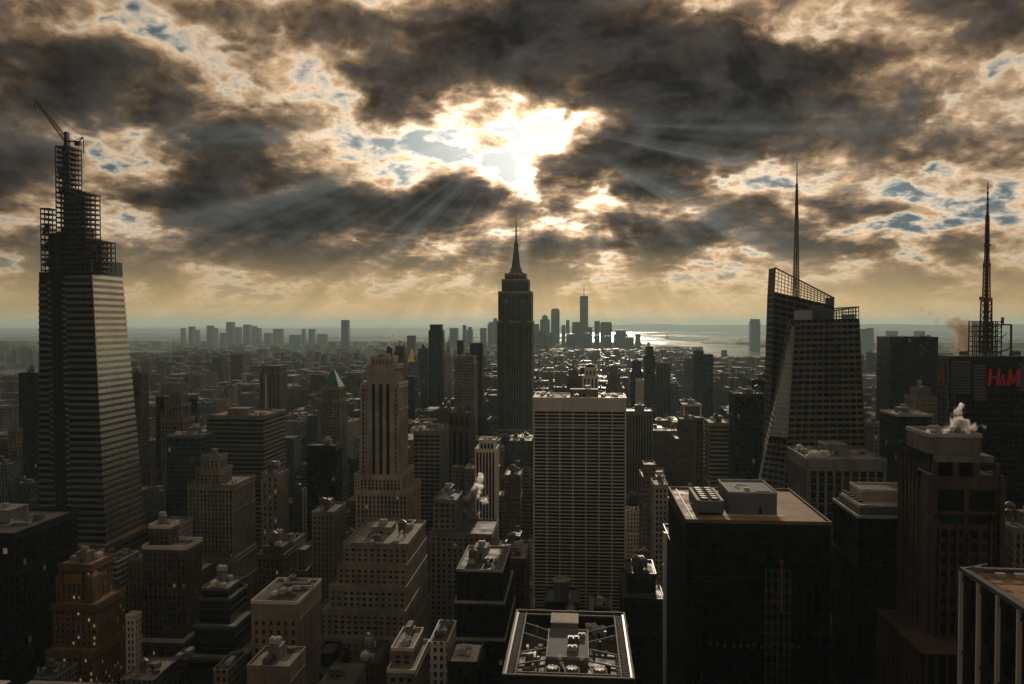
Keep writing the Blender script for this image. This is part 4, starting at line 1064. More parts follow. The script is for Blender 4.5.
# centre
T('office_building', 'grey banded office tower left of the narrow white-ribbed tower', 'grey banded office tower', [(414, 440, 432, 750, dep(440, 447, 750) + 10)], 'wide', 'grey_concrete', 'tar', 520, bw=5, blank=3)
T('office_building', 'very dark blocky tower between the banded office tower and the white-ribbed tower', 'very dark blocky tower', [(440, 474, 428, 830, 40), (449, 474, 414, 834, 34)], 'strips', 'brown_brick', 'tar', 470)
T('office_building', 'narrow white-ribbed tower with dark flat cap just left of the white gridded slab', 'narrow white-ribbed tower',
  [(476, 498, 450, 700, 26), (480, 496, 441, 703, 18)], 'strips', 'white_stone', 'tar', 560, bw=2.7, pier=.34, kit=(3, 0, False), blank=2)
T('office_building', 'gridded grey building with steam rising from its roof, lower centre', 'gridded building under the steam plume',
  [(434, 497, 535, 560, 40), (434, 462, 501, 572, 30)], 'grid', 'limestone', 'tar', 650, kit=(12, .4, True), bw=3.7)
T('office_building', 'slim dark building in the gap right of the white-ribbed tower', 'slim dark building in the gap', [(505, 522, 476, 730, 30)], 'grid', 'brown_brick', 'tar', 540, kit=(5, .5, True))
T('office_building', 'narrow brick building left of the white gridded slab with cluttered roof', 'narrow brick building with cluttered roof', [(496, 529, 560, 470, 36)], 'grid', 'brown_brick', 'gravel', 650, kit=(16, .3, True))
T('office_building', 'black L-shaped building with white-edged roof terraces, bottom centre', 'black building with white-edged terraces',
  [(455, 514, 640, 392, 60), (457, 512, 603, 396, 50), (458, 509, 571, 400, 42)], 'grid', 'black_metal', 'tar', 690, mat='dark_glass', kit=(9, .2, True), cope='pale_stone', par=1.0)
T('office_building', 'tiny low building with white roof sheds left of the block with the roof well', 'tiny building with white roof sheds', [(449, 482, 664, 330, 20)], 'grid', 'dark_metal', 'pale_roof', 690, kit=(8, .2, False))
# the white gridded slab
r_, tp_, o_ = T('office_tower', 'broad slab tower with pale grid of wide dark windows in the centre', 'broad white gridded slab',
  [(534, 625.5, 399, 620, 40)], dict(fh=2.75, bw=9.9, pier=.075, pd=.6, sp=.34, sd=.4, blank=9.5, mat='dark_glass'), 'white_stone', 'gravel', 612, kit=(22, .1, True), limit=100, lit=0.0)
r_, tp_, o_ = T('office_building', 'dark low building carrying a big round chimney behind the roof well', 'dark building with the round chimney', [(546, 578, 604, 400, 22)], 'grid', 'black_metal', 'tar', 625, kit=(3, 0, False))
x0, x1, y0, y1, z = tp_[0]; m = MB(); xx = x0 + 7.5; m.cyl(xx, 9, z, z + 9, 3.6, 4.2, 24, cap=False); m.cyl(xx, 9, z, z + 8.6, 3.2, 3.8, 24); m.build('chimney', 'mid_metal', r_)
m = MB()
for k in range(24):
    t, t2 = k * math.pi / 12, (k + 1) * math.pi / 12; m.bar((xx + 4.2 * math.cos(t), 9 + 4.2 * math.sin(t), z + 9), (xx + 4.2 * math.cos(t2), 9 + 4.2 * math.sin(t2), z + 9), .5)
m.build('chimney_rim', 'pale_stone', r_)
T('office_building', 'fine-ribbed grey slab tucked behind the right edge of the gridded slab', 'fine-ribbed grey slab', [(622, 652, 412, 900, 34)], 'strips', 'grey_stone', 'tar', 480, bw=3.2, pier=.5, kit=(5, 0, True))
T('office_building', 'dark building with cluttered roof between the gridded slab and broad black block', 'dark building with cluttered roof',
  [(620, 663, 600, 450, 50), (626, 655, 575, 462, 26)], 'grid', 'dark_metal', 'tar', 690, kit=(14, .3, True), mat='dark_glass')
r_, tp_, o_ = T('office_building', 'narrow black slab with pale vertical corner fin left of the broad black block', 'narrow black slab with the pale fin', [(664, 684, 536, 424, 20)], 'black', 'black_metal', 'tar', 690, kit=None)
x0, x1, y0, y1, z = tp_[0]; m = MB(); m.box(x0 - 2.2, x0 - .7, y0 - 1.5, y0 + 2, 0, z + 1.5); m.build('corner_fin', 'white_stone', r_)
T('office_building', 'stepped pair of tan blocks above the dark low roofs right of the gridded slab', 'stepped tan blocks', [(640, 664, 478, 640, 30), (643, 655, 466, 643, 18)], 'grid', 'limestone', 'tar', 520)
T('apartment_building', 'small pale apartment block with rooftop tanks left of the broad black block', 'small pale apartment block', [(652, 667, 486, 560, 22)], 'grid', 'pale_stone', 'gravel', 530, kit=(4, .8, True))
T('office_building', 'dark pyramid-stepped building right of the fine-ribbed slab', 'dark pyramid-stepped building', [(668, 706, 470, 900, 40), (673, 701, 440, 904, 32), (678, 696, 420, 908, 24)], 'grid', 'brown_brick', 'tar', 490, kit=(6, .5, True))
T('office_building', 'thin rust-brown slab left of the pale ribbon-windowed tower', 'thin rust-brown slab', [(693, 703, 419, 760, 30)], 'grid', 'brown_brick', 'tar', 490)
T('office_building', 'pale ribbon-windowed tower left of the dark green glass pair', 'pale ribbon-windowed tower', [(704, 729, 424, 750, 36)], 'ribbon', 'pale_stone', 'gravel', 490, kit=(6, .5, True))
T('office_building', 'front half of the dark green glass pair, the lower one with slanted roof edge', 'lower dark green glass tower', [(729, 764, 395, 720, 30)], 'curtain', 'green_metal', 'tar', 480, mat='dark_glass')
T('office_building', 'taller rear half of the dark green glass pair beside the faceted skyscraper', 'taller dark green glass tower', [(746, 770, 381, 775, 30)], 'curtain', 'green_metal', 'tar', 480, mat='dark_glass')
T('office_building', 'small building with pale square frame top in the middle distance', 'pale square-framed building', [(681, 701, 405, 1250, 30)], 'grid', 'white_stone', 'pale_roof', 420, mat='blue_glass', bw=22, fh=30, pier=.12, sp=.1)
# right
T('office_tower', 'broad dark tower with close pale vertical piers in front of the faceted skyscraper', 'broad tower with close pale piers',
  [(809, 884, 461, 430, dep(809, 790, 430))], 'piers', 'grey_concrete', 'gravel', 610, kit=(12, .1, True), bw=4.0, pier=.28, blank=5, sp=.1, pd=1.1)
r_, tp_, o_ = T('office_building', 'black office block with pale terraced rooftop between piers tower and red granite tower', 'black block with pale terraced rooftop',
  [(858, 935, 518, 330, dep(858, 833, 330))], 'curtain', 'black_metal', 'tar', 690, mat='dark_glass', kit=None, lit=.0, cope='bright_metal', par=.8)
x0, x1, y0, y1, z = tp_[0]
m = MB(); m.box(x0 + 1.5, x1, y0 + 3, y1 - 3, z, z + 3.2); m.build('terrace', 'mid_metal', r_)
m = MB(); m.box(x0 + 2, x1, y0 + 3.4, y1 - 4, z + 3.2, z + 3.9); m.build('terrace_roof', 'pale_roof', r_)
m = MB(); m.box(x0 + 5, x1 - 4, y0 + 11, y1 - 6, z + 3.9, z + 8); q = m.build('penthouse', 'pale_stone', r_)
m = MB(); m.box(x0 + 5.8, x1 - 4.8, y0 + 11.8, y1 - 6.8, z + 8, z + 8.2); m.build('penthouse_roof', 'tar', q)
m = MB(); parapet(m, x0 + 5, x1 - 4, y0 + 11, y1 - 6, z + 8, .8, .4, .2); m.build('penthouse_parapet', 'white_stone', q)
for k in range(5):
    m = MB(); m.box(x0 + 2.6, x0 + 4.6, y0 + 8 + k * 4.6, y0 + 10.6 + k * 4.6, z + 3.95, z + 4.6); m.build('skylight', 'black_metal', r_)
# red granite tower with piers
def granite_tower():
    Y = 300; X = lambda px, y=Y: PX(px, y, 500); cx = X(960); root = empty('office_tower', (cx, Y, 0))
    tag(root, 'red granite tower with stepped piers and steaming grey crown at right', 'office tower')
    Z = lambda py, y=Y: PZ(950, py, y)
    xs = lambda p, y=Y: X(p, y) - cx
    L, Rr = xs(930), xs(996); bL, bY = xs(925, 280), -20
    c = MB(); c.box(xs(936), xs(985), 5, 25, 0, Z(455)); c.box(L, Rr, 0, 26, 0, Z(475)); c.box(bL, Rr + 3, bY, 22, 0, Z(656, 280)); c.build('core', 'black_metal', root)
    m = MB(); a, b = xs(934), xs(986); m.box(a, b, 4, 25, Z(456), Z(438)); m.box(a + 2, b - 2, 3.8, 4, Z(447), Z(446.2))
    for k in range(3): m.box(a + 4 + k * 5, a + 4.3 + k * 5, 3.8, 4, Z(455), Z(447.2))
    m.build('crown', 'grey_stone', root)
    m = MB(); parapet(m, a, b, 4, 25, Z(438), 1.0, .6, .3); m.build('crown_parapet', 'bright_metal', root)
    m = MB(); m.box(xs(938), xs(996), 1.5, 26, Z(463), Z(456.5)); m.build('ledge', 'grey_concrete', root)
    w = MB(); ws = []
    fx0, fx1 = xs(934), xs(996)
    for (py0, py1, n) in ((463, 478, 3), (490, 512, 2)):
        for k in range(n + 1):
            x = fx0 + (fx1 - fx0) * k / n; w.box(x - .8, x + .8, -1.2, .6, Z(py1), Z(py0))
    w.box(fx0 - 1, fx1 + 1, -1.4, -.1, Z(489), Z(476)); w.box(fx0 - 3, fx0 - 1.2, -2.6, 3, 0, Z(474)); w.box(fx1 + .3, fx1 + 1.8, -2.6, 8, 0, Z(474))
    w.box(fx0 - 1, fx1, -.8, -.1, Z(514), Z(511))
    ws += facade(w, [(fx0, 0, 0), (fx1, 0, 0), (fx1, 0, Z(516)), (fx0, 0, Z(516))], 40, 2, pier=.14, pd=1.0, sp=.4, sd=.7)
    # stepping piers along the left side, rising towards the back
    for k, (y, py) in enumerate(((1, 505), (4.5, 486), (8, 478), (11.5, 462), (15, 460), (18.5, 449), (22, 447), (25, 441))):
        w.box(L - 1.5, L - .1, y - .6, y + .6, 0, PZ(915, py, Y + y))
    for k, (px, py) in enumerate(((933, 526), (939, 520), (948, 530), (957, 524), (968, 532), (979, 528), (990, 520))):
        w.box(xs(px, 296) - .35, xs(px, 296) + .35, -5.4, -3.6, 0, Z(py, 296))
    # lower block with ribs on its flank
    for k in range(10):
        y = bY + .5 + k * 4.3; w.box(bL - .9, bL - .05, y, y + .7, 0, Z(656, 280) + .6)
    for k in range(9):
        x = bL + .8 + k * 3.3; w.box(x - .35, x + .35, bY - .9, bY - .05, 0, Z(656, 280) + .3)
    w.box(bL - .9, Rr + 3, bY - .95, 22, Z(656, 280) + .61, Z(656, 280) + 1.0)
    ws += facade(w, [(L, 26, 0), (L, 0, 0), (L, 0, Z(476)), (L, 26, Z(476))], 50, 7, pier=.14, pd=.3, sp=.35, sd=.4)
    w.build('wall', 'red_granite', root); windows(root, ws, 'blue_glass', 100)
    m = MB()
    for k in range(46): m.box(L - 1.1, L - .4, 12.4, 14.2, k * 4.4, k * 4.4 + 3.2)
    m.build('glass_bay', 'sky_glass', root)
    for k in range(5): put_mesh('vent', 'vent', m_vent, 'bright_metal', root, (a + 3 + k * 3.4, 9 + (k % 2) * 8, Z(438)), (1.4, 1.4, .9))
    roof_unit(root, a + 6, 15, Z(438), 1.0); roof_unit(root, b - 5, 14, Z(438), .9)
    reg(885, 1000, 436, 700, Y, 'red granite tower', (X(905), X(1012), Y - 24, Y + 30))
granite_tower()
def white_pier_block():
    x = PX(963, 232, 573); z = PZ(963, 573, 232); y0, y1 = 172, 232; W = 60
    root = empty('office_block', (x, y0, 0)); tag(root, 'black block with widely spaced white vertical piers in the bottom right corner', 'office block')
    c = MB(); c.box(0, W, 0, y1 - y0, 0, z); c.build('core', 'black_metal', root)
    n = 7
    for k in range(n):
        y = k * (y1 - y0 - .6) / (n - 1); m = MB(); m.box(-1.1, .02, 0, .62, 0, z + .4); put_mesh('pier', 'wpier', lambda: m, 'white_stone', root, (0, y, 0))
    w = MB(); ws = facade(w, [(0, y1 - y0, 0), (0, 0, 0), (0, 0, z), (0, y1 - y0, z)], 44, 12, pier=.08, pd=.2, sp=.15, sd=.1, blank=2); w.build('wall', 'black_metal', root)
    ws += facade(w, [(0, 0, 0), (W, 0, 0), (W, 0, z), (0, 0, z)], 44, 14, pier=.08, pd=.2, sp=.15, sd=.1, blank=2)
    windows(root, ws, 'dark_glass', 80)
    m = MB(); m.box(.5, W - .5, .5, y1 - y0 - .5, z - .1, z + .2); m.build('roof', 'rust_roof', root)
    m = MB()
    m.box(-.9, 1.0, -.4, y1 - y0 + .4, z + .45, z + 1.6); m.box(1.0, W, y1 - y0 - .6, y1 - y0 + .4, z + .45, z + 1.6); m.box(2.2, 2.7, .6, y1 - y0 - .8, z + .2, z + .8); m.build('parapet', 'mid_metal', root)
    m = MB()
    for k in range(9): m.cbox(8 + k * 5, y1 - y0 - 3.4, z + .2, 2.6, 1.4, 1.0)
    m.bar((3, y1 - y0 - 2, z + 2), (W - 4, y1 - y0 - 2, z + 2), .3); m.build('roof_pipe', 'bright_metal', root)
    m = MB(); m.bar((0, y1 - y0 - 1, z + 1.4), (5, y1 - y0 - 3, z + 3.4), .5); m.cbox(2, y1 - y0 - 4, z + 1.6, 2, 2, 1.4); m.build('window_cleaning_cradle', 'blue_metal', root)
    roof_unit(root, 14, 34, z + .2, 1.4); roof_unit(root, 22, 20, z + .2, 1.1)
    reg(955, 1024, 570, 700, y0, 'white-piered corner block', (x - 4, x + W + 4, y0 - 4, y1 + 4))
white_pier_block()
T('office_building', 'low pale-roofed building behind the white-piered corner block at the right edge', 'low pale-roofed building at the right edge', [(992, 1060, 530, 400, 40)], 'grid', 'limestone', 'pale_roof', 572, kit=(12, .3, True))
T('office_tower', 'blue-black slab tower at right between faceted skyscraper and red sign', 'blue-black slab tower', [(877, 938, 338, 930, 40)], 'curtain', 'black_metal', 'tar', 405, mat='dark_glass', kit=(8, 0, False), bw=3.2)
r_, tp_, o_ = T('office_building', 'tan stepped stone tower in front of the blue-black slab', 'tan stepped stone tower', [(902, 940, 408, 800, 40), (905, 936, 398, 804, 34), (911, 930, 389, 808, 24)], 'grid', 'tan_brick', 'gravel', 440, kit=(2, 0, True))
T('office_building', 'grey-green glass block with pale round roof deck left of the red granite tower', 'grey-green glass block', [(880, 932, 416, 620, 40)], 'curtain', 'green_metal', 'pale_roof', 500, mat='blue_glass', kit=(5, 0, True), cope='bright_metal')
T('office_building', 'small grey grid building peeking between the piers tower and the green glass block', 'small grey grid building', [(864, 882, 424, 700, 24)], 'grid', 'grey_concrete', 'gravel', 470)

# ---- middle distance, behind the first rows
g = 'towers of the middle distance'
T('office_building', 'tall thin rounded dark tower left of the tallest stepped skyscraper', 'tall thin rounded dark tower', [(429, 444, 331, 1500, 22), (430.5, 442.5, 325, 1502, 18)], 'strips', 'dark_metal', 'tar', 412, kit=None, bw=4, group=g)
T('office_building', 'plain slate slab joined to the left of the thin rounded dark tower', 'plain slate slab', [(418, 430, 349, 1520, 30)], 'curtain', 'blue_metal', 'tar', 400, group=g, bw=4)
r_, tp_, o_ = T('clock_tower', 'slim stone tower with pointed top between thin rounded tower and stepped skyscraper', 'slim pointed stone tower', [(444.5, 453, 356, 1750, 22)], 'grid', 'pale_stone', 'gravel', 400, kit=None, group=g)
x0, x1, y0, y1, z = tp_[0]; pyramid(r_, x0, x1, y0, y1, z, 34, 'pale_stone', 1, 1.4); antenna(r_, (x0 + x1) / 2, (y0 + y1) / 2, z + 33, 9, 1.2)
T('office_building', 'gridded grey tower with dark cap just left of the tallest stepped skyscraper', 'gridded grey tower', [(455, 477, 363, 1080, 34), (456, 476, 357, 1083, 28)], 'grid', 'grey_concrete', 'tar', 412, group=g, kit=(4, 0, True))
T('office_building', 'slim dark tower rising behind the gridded grey tower', 'slim dark tower behind the gridded one', [(457.5, 464, 341, 1650, 20)], 'strips', 'dark_metal', 'tar', 360, group=g, kit=None)
T('office_building', 'dark square-topped tower touching the left side of the stepped skyscraper', 'dark square-topped tower', [(470.5, 483.5, 344, 1450, 24)], 'strips', 'dark_metal', 'tar', 440, group=g, kit=None)
r_, tp_, o_ = T('office_building', 'tower under scaffold with small crane on top, right of the tall striped stone tower', 'small tower with crane', [(394.5, 406, 352, 1150, 20), (396, 405, 347, 1152, 16)], 'grid', 'brown_brick', 'tar', 375, group=g, kit=None)
x0, x1, y0, y1, z = tp_[0]; m = MB(); m.box(x0 + 8, x0 + 12, y0 - 1.2, y0 - .8, z - 32, z - 20); m.build('site_banner', 'red_paint', r_)
cr = empty('tower_crane', (o_[0], o_[1] + 6, tp_[1][4])); tag(cr, 'small crane tilted left on the scaffolded tower beyond the striped stone tower', 'crane')
m = MB(); truss(m, (0, 0, 0), (0, 0, 9), 1.6, 1.6, 4, .3); m.build('mast', 'steel', cr); m = MB(); truss(m, (0, 0, 8), (-14, 0, 21), 1.4, .7, 9, .3); m.bar((0, 0, 8), (5, 0, 8), 1.0); m.build('jib', 'steel', cr)
r_, tp_, o_ = T('office_building', 'stone building with gilded pyramid roof right of the small crane', 'building with gilded pyramid roof', [(404, 421, 372, 1480, 30), (407, 417, 362.5, 1484, 20)], 'grid', 'limestone', 'gravel', 395, group=g, kit=None)
x0, x1, y0, y1, z = tp_[-1]; pyramid(r_, x0, x1, y0, y1, z, 26, 'gold', .3, .6)
T('office_building', 'dark plain tower below the gilded pyramid roof', 'dark plain tower below the gilded roof', [(405, 418, 377, 1180, 24)], 'grid', 'dark_metal', 'tar', 412, group=g, kit=None)
T('office_building', 'blue-grey slab on the skyline above the gilded pyramid roof', 'blue-grey slab above the gilded roof', [(407, 416, 336, 3100, 40)], 'grid', 'grey_concrete', 'tar', 360, group=g, kit=None, bw=8)
T('office_building', 'tall slim black tower in the middle distance right of the gridded slab', 'tall slim black tower', [(643.5, 655, 356, 1650, 24), (645.5, 653, 347, 1653, 18)], 'grid', 'dark_metal', 'tar', 430, group=g, kit=None)
T('office_building', 'dark slab right behind the tall slim black tower', 'dark slab behind the slim black tower', [(656, 670, 363, 1600, 26)], 'strips', 'brown_brick', 'tar', 420, group=g, kit=None)
T('office_building', 'stepped dark tower with a pale block at its foot, left of the slim black tower', 'stepped dark tower with pale foot', [(630.5, 642.5, 372, 1500, 24), (632, 641, 361, 1503, 18)], 'grid', 'dark_metal', 'tar', 410, group=g, kit=None)
T('office_building', 'small white block at the foot of the stepped dark tower', 'small white block', [(636, 643.5, 380, 1420, 20)], 'grid', 'white_stone', 'pale_roof', 410, group=g, kit=None)
T('office_building', 'big dark tower with slanted top against the harbour water', 'big dark tower against the harbour', [(692.5, 713, 355, 1500, 34), (693, 703, 351.5, 1503, 30)], 'grid', 'dark_metal', 'tar', 418, group=g, kit=None)
T('office_building', 'pale narrow slab attached left of the big dark tower against the harbour', 'pale narrow slab', [(684.5, 692, 359, 1620, 24)], 'grid', 'grey_concrete', 'tar', 400, group=g, kit=None)
T('office_building', 'dark building with domed roof cluster above the gridded slab', 'domed dark building', [(567, 586, 376, 1350, 30), (569, 578, 371, 1353, 20)], 'grid', 'brown_brick', 'tar', 396, group=g, kit=(4, .8, True))
r_, tp_, o_ = T('office_building', 'round-capped building with white pilasters above the gridded slab', 'round-capped building with white pilasters', [(583, 598, 376, 1300, 26), (585, 596, 368, 1303, 18)], 'strips', 'white_stone', 'tar', 398, group=g, kit=None)
x0, x1, y0, y1, z = tp_[-1]; m = MB(); cx_, cy_ = (x0 + x1) / 2, (y0 + y1) / 2; m.cyl(cx_, cy_, z, z + 3.5, 8, 6.5, 16); m.cyl(cx_, cy_, z + 3.5, z + 6, 6.5, 2.5, 16); m.build('dome', 'dark_metal', r_)
T('office_building', 'stepped grey building right of the round-capped one, above the gridded slab', 'stepped grey building', [(606, 622, 384, 1400, 26), (608, 620, 374, 1403, 20), (611, 617, 366, 1406, 12)], 'grid', 'grey_stone', 'gravel', 398, group=g, kit=None)
T('office_building', 'round-cornered grey building on the distant plain left of the downtown cluster', 'round-cornered grey building', [(536, 549, 335, 4200, 60), (538, 547, 331, 4205, 50)], 'grid', 'grey_concrete', 'tar', 350, group=g, kit=None, bw=12, fh=8)

# ================================================================== far skylines: simple towers with pattern facades
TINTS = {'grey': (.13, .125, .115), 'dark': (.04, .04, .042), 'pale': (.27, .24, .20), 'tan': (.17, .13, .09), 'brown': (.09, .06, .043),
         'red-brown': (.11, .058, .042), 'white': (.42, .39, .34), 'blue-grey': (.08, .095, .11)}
def simple(name, label, cat, group, x0, x1, y0, y1, h, tint, pat, parts=True, rnd=None, setback=None, short=None, roofmat='tar'):
    cx, cy_ = (x0 + x1) / 2, y0
    w, d = x1 - x0, y1 - y0
    t = TINTS[tint]; k = rnd.uniform(.75, 1.25) if rnd else 1; t = tuple(v * k for v in t)
    m = MB(); m.tint = t; root = None
    if parts: root = empty(name, (cx, cy_, 0)); tag(root, label, cat, group)
    lv = [(-w / 2, w / 2, 0, d, 0, h if not setback else h * setback[0])]
    if setback:
        s = setback[1]; lv.append((-w / 2 + w * s, w / 2 - w * s, d * s, d - d * s, h * setback[0], h))
        if len(setback) > 2: s *= 1.7; lv.append((-w / 2 + w * s, w / 2 - w * s, d * s, d - d * s, h, h * setback[2]))
    for (a, b, c, e, z0, z1) in lv:
        m.box(a, b, c, e, z0 - (.4 if z0 else 0), z1)
        if parts:
            rf = MB(); rf.box(a + .3, b - .3, c + .3, e - .3, z1 - .1, z1 + .25); rf.build('roof', roofmat, root)
            pr = MB(); pr.tint = tuple(min(v * 1.3, .6) for v in t); parapet(pr, a, b, c, e, z1, .9, .4, .2); pr.build('parapet', pat, root)
    if not parts:
        m2 = m
        o = m2.build(name, pat, None, (cx, cy_, 0)); tag(o, label, cat, group); return o, lv[-1]
    m.build('wall', pat, root)
    return root, lv[-1]

# ---- downtown towers in the haze: px left, right, top, distance, shape
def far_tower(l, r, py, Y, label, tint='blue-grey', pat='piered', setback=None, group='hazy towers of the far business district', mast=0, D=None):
    x0 = at(l, py, Y).x; x1 = at(r, py, Y).x; z = at((l + r) / 2, py, Y).z
    hh = z / setback[2] if setback and len(setback) > 2 else z
    o, top = simple('tower_block', label, 'tower', group, x0, x1, Y, Y + (D or (x1 - x0)), hh, tint, pat, parts=False, setback=setback)
    if mast:
        m = MB(); m.bar(((top[0] + top[1]) / 2, (top[2] + top[3]) / 2, top[5]), ((top[0] + top[1]) / 2, (top[2] + top[3]) / 2, top[5] + mast), 7, 2.5); m.build('spire', 'mid_metal', o)
    reg(l, r, py, 345, Y, label, (x0 - 3, x1 + 3, Y - 3, Y + (x1 - x0) + 3)); return o
G2 = 'hazy towers of the far business district'
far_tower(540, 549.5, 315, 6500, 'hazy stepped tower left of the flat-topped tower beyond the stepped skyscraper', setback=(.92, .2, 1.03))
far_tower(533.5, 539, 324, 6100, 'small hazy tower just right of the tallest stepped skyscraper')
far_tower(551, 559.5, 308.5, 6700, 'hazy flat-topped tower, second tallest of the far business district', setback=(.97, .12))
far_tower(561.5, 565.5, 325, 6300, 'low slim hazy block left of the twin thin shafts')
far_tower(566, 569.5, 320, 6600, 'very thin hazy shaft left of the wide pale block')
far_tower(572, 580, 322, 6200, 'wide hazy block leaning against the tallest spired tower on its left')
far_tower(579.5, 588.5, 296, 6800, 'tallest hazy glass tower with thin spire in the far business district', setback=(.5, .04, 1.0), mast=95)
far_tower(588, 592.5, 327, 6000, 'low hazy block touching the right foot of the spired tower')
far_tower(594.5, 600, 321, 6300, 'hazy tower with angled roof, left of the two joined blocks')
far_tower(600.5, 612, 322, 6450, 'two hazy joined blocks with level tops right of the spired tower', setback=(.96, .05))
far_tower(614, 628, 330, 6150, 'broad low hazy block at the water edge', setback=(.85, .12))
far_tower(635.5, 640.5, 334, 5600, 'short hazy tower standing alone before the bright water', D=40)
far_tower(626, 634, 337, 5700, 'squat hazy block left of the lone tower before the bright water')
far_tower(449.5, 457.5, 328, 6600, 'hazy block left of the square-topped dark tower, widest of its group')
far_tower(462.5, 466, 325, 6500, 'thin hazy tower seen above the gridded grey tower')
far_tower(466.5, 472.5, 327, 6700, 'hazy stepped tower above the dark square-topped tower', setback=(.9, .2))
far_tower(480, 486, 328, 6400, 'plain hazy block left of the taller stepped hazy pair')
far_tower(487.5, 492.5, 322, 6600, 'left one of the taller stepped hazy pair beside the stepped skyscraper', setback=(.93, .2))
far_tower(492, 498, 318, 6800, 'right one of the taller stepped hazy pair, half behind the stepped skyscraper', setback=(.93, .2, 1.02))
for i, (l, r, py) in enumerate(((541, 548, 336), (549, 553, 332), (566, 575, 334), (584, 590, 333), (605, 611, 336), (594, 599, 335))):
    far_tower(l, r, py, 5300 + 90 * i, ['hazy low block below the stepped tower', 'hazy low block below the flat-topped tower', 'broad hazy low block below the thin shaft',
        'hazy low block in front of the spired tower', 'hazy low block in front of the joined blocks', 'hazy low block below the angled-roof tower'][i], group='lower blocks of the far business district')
G3 = 'towers of the distant cluster on the left skyline'
for i, (l, r, py, lab) in enumerate((
    (180.5, 182.5, 328, 'needle-thin tower, leftmost of the distant left skyline cluster'), (188.5, 192.5, 326.5, 'slim tower second from left in the distant left cluster'),
    (195.5, 197.3, 330, 'short thin tower third from left in the distant left cluster'), (206.5, 211.5, 325.5, 'left block of the paired blocks in the distant left cluster'),
    (211.5, 215.5, 328, 'right lower block of the paired blocks in the distant left cluster'), (219.5, 224.5, 333, 'low block between paired blocks and tallest tower of the distant left cluster'),
    (226, 232.5, 322, 'tallest tower of the distant left skyline cluster'), (235, 239.5, 327, 'tower directly right of the tallest in the distant left cluster'),
    (243, 249, 324.5, 'second tallest tower of the distant left skyline cluster'), (252, 255, 326, 'slim tower right of the second tallest in the distant left cluster'),
    (256.5, 259, 328, 'thinnest tower at the right end of the distant left cluster'), (264, 270.5, 333, 'low square block right of the distant left cluster'),
    (273, 281.5, 329, 'wide block above the rounded grey-brown slab on the skyline'), (289, 300, 335, 'low wide block on the skyline above the green-roofed tower, left'),
    (301.5, 304, 329, 'left one of two thin chimneys-like towers on the skyline'), (308.5, 313.5, 329, 'right one of two thin towers on the skyline'),
    (317, 326, 334, 'low wide block on the skyline above the green-roofed tower, right'))):
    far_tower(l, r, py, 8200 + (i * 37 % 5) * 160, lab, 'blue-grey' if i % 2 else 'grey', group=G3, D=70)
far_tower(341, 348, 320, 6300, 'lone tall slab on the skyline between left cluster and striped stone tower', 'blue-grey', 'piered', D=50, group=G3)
for i, (l, r, py, Y) in enumerate(((168, 176, 351, 4600), (177, 184, 350, 4700), (187, 196, 350, 4550), (208, 217, 352, 4500), (219.5, 224, 348, 4600), (231, 235, 348, 4500), (258, 268, 349, 4600), (270, 279, 347, 4800), (284, 291, 350, 4500), (10, 16, 349, 4900), (18, 26, 346, 5000), (22, 33, 350, 4700))):
    far_tower(l, r, py, Y, ['brown riverside block at the left end of the far housing row', 'brown riverside block second in the far housing row', 'brown riverside block with wide front, third in the far housing row',
      'squat block below the paired skyline blocks', 'narrow block below the skyline gap', 'narrow block below the tallest skyline tower', 'housing block left of the rounded slab', 'tall housing block above the rounded slab', 'housing block right of the rounded slab',
      'small block left of the unfinished skyscraper across the river', 'twin-topped block left of the unfinished skyscraper', 'broad block by the river at the left edge'][i], 'brown', 'punched', group='housing blocks along the far river', setback=(.9, .2))
G4 = 'towers across the western river'
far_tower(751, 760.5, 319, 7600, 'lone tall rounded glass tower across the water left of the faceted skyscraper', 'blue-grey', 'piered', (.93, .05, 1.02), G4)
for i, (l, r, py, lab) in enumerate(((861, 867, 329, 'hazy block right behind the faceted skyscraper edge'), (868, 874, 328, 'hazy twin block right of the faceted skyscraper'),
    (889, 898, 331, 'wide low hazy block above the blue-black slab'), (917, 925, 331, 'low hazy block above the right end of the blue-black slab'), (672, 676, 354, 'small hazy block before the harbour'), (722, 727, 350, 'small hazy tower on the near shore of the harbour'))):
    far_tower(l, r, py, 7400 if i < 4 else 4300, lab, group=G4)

# ---- statue on the small harbour island
def statue():
    p = ray(667, 338); t = -250 / p.z; b = EYE + p * t
    r = empty('statue', (b.x, b.y, 4)); tag(r, 'tiny statue with raised arm on a pedestal on the harbour island', 'statue')
    m = MB(); m.cbox(0, 0, 0, 60, 60, 12); m.frustum(-14, 14, -14, 14, 12, -9, 9, -9, 9, 47); m.build('pedestal', 'limestone', r)
    m = MB(); m.cyl(0, 0, 47, 72, 7.5, 5, 12); m.cyl(0, 0, 72, 80, 5, 2, 12); m.cyl(0, 0, 79, 84, 2.4, 2, 10); m.bar((-3, 0, 74), (-6, 0, 92), 2.4, 1.6); m.cyl(-6, 0, 91, 94, 1.2, 2.2, 8)
    m.bar((3, 0, 72), (5, -2, 62), 2.4); m.bar((5, -3, 62), (6, -3, 70), 3); m.build('figure', 'copper', r)
statue()

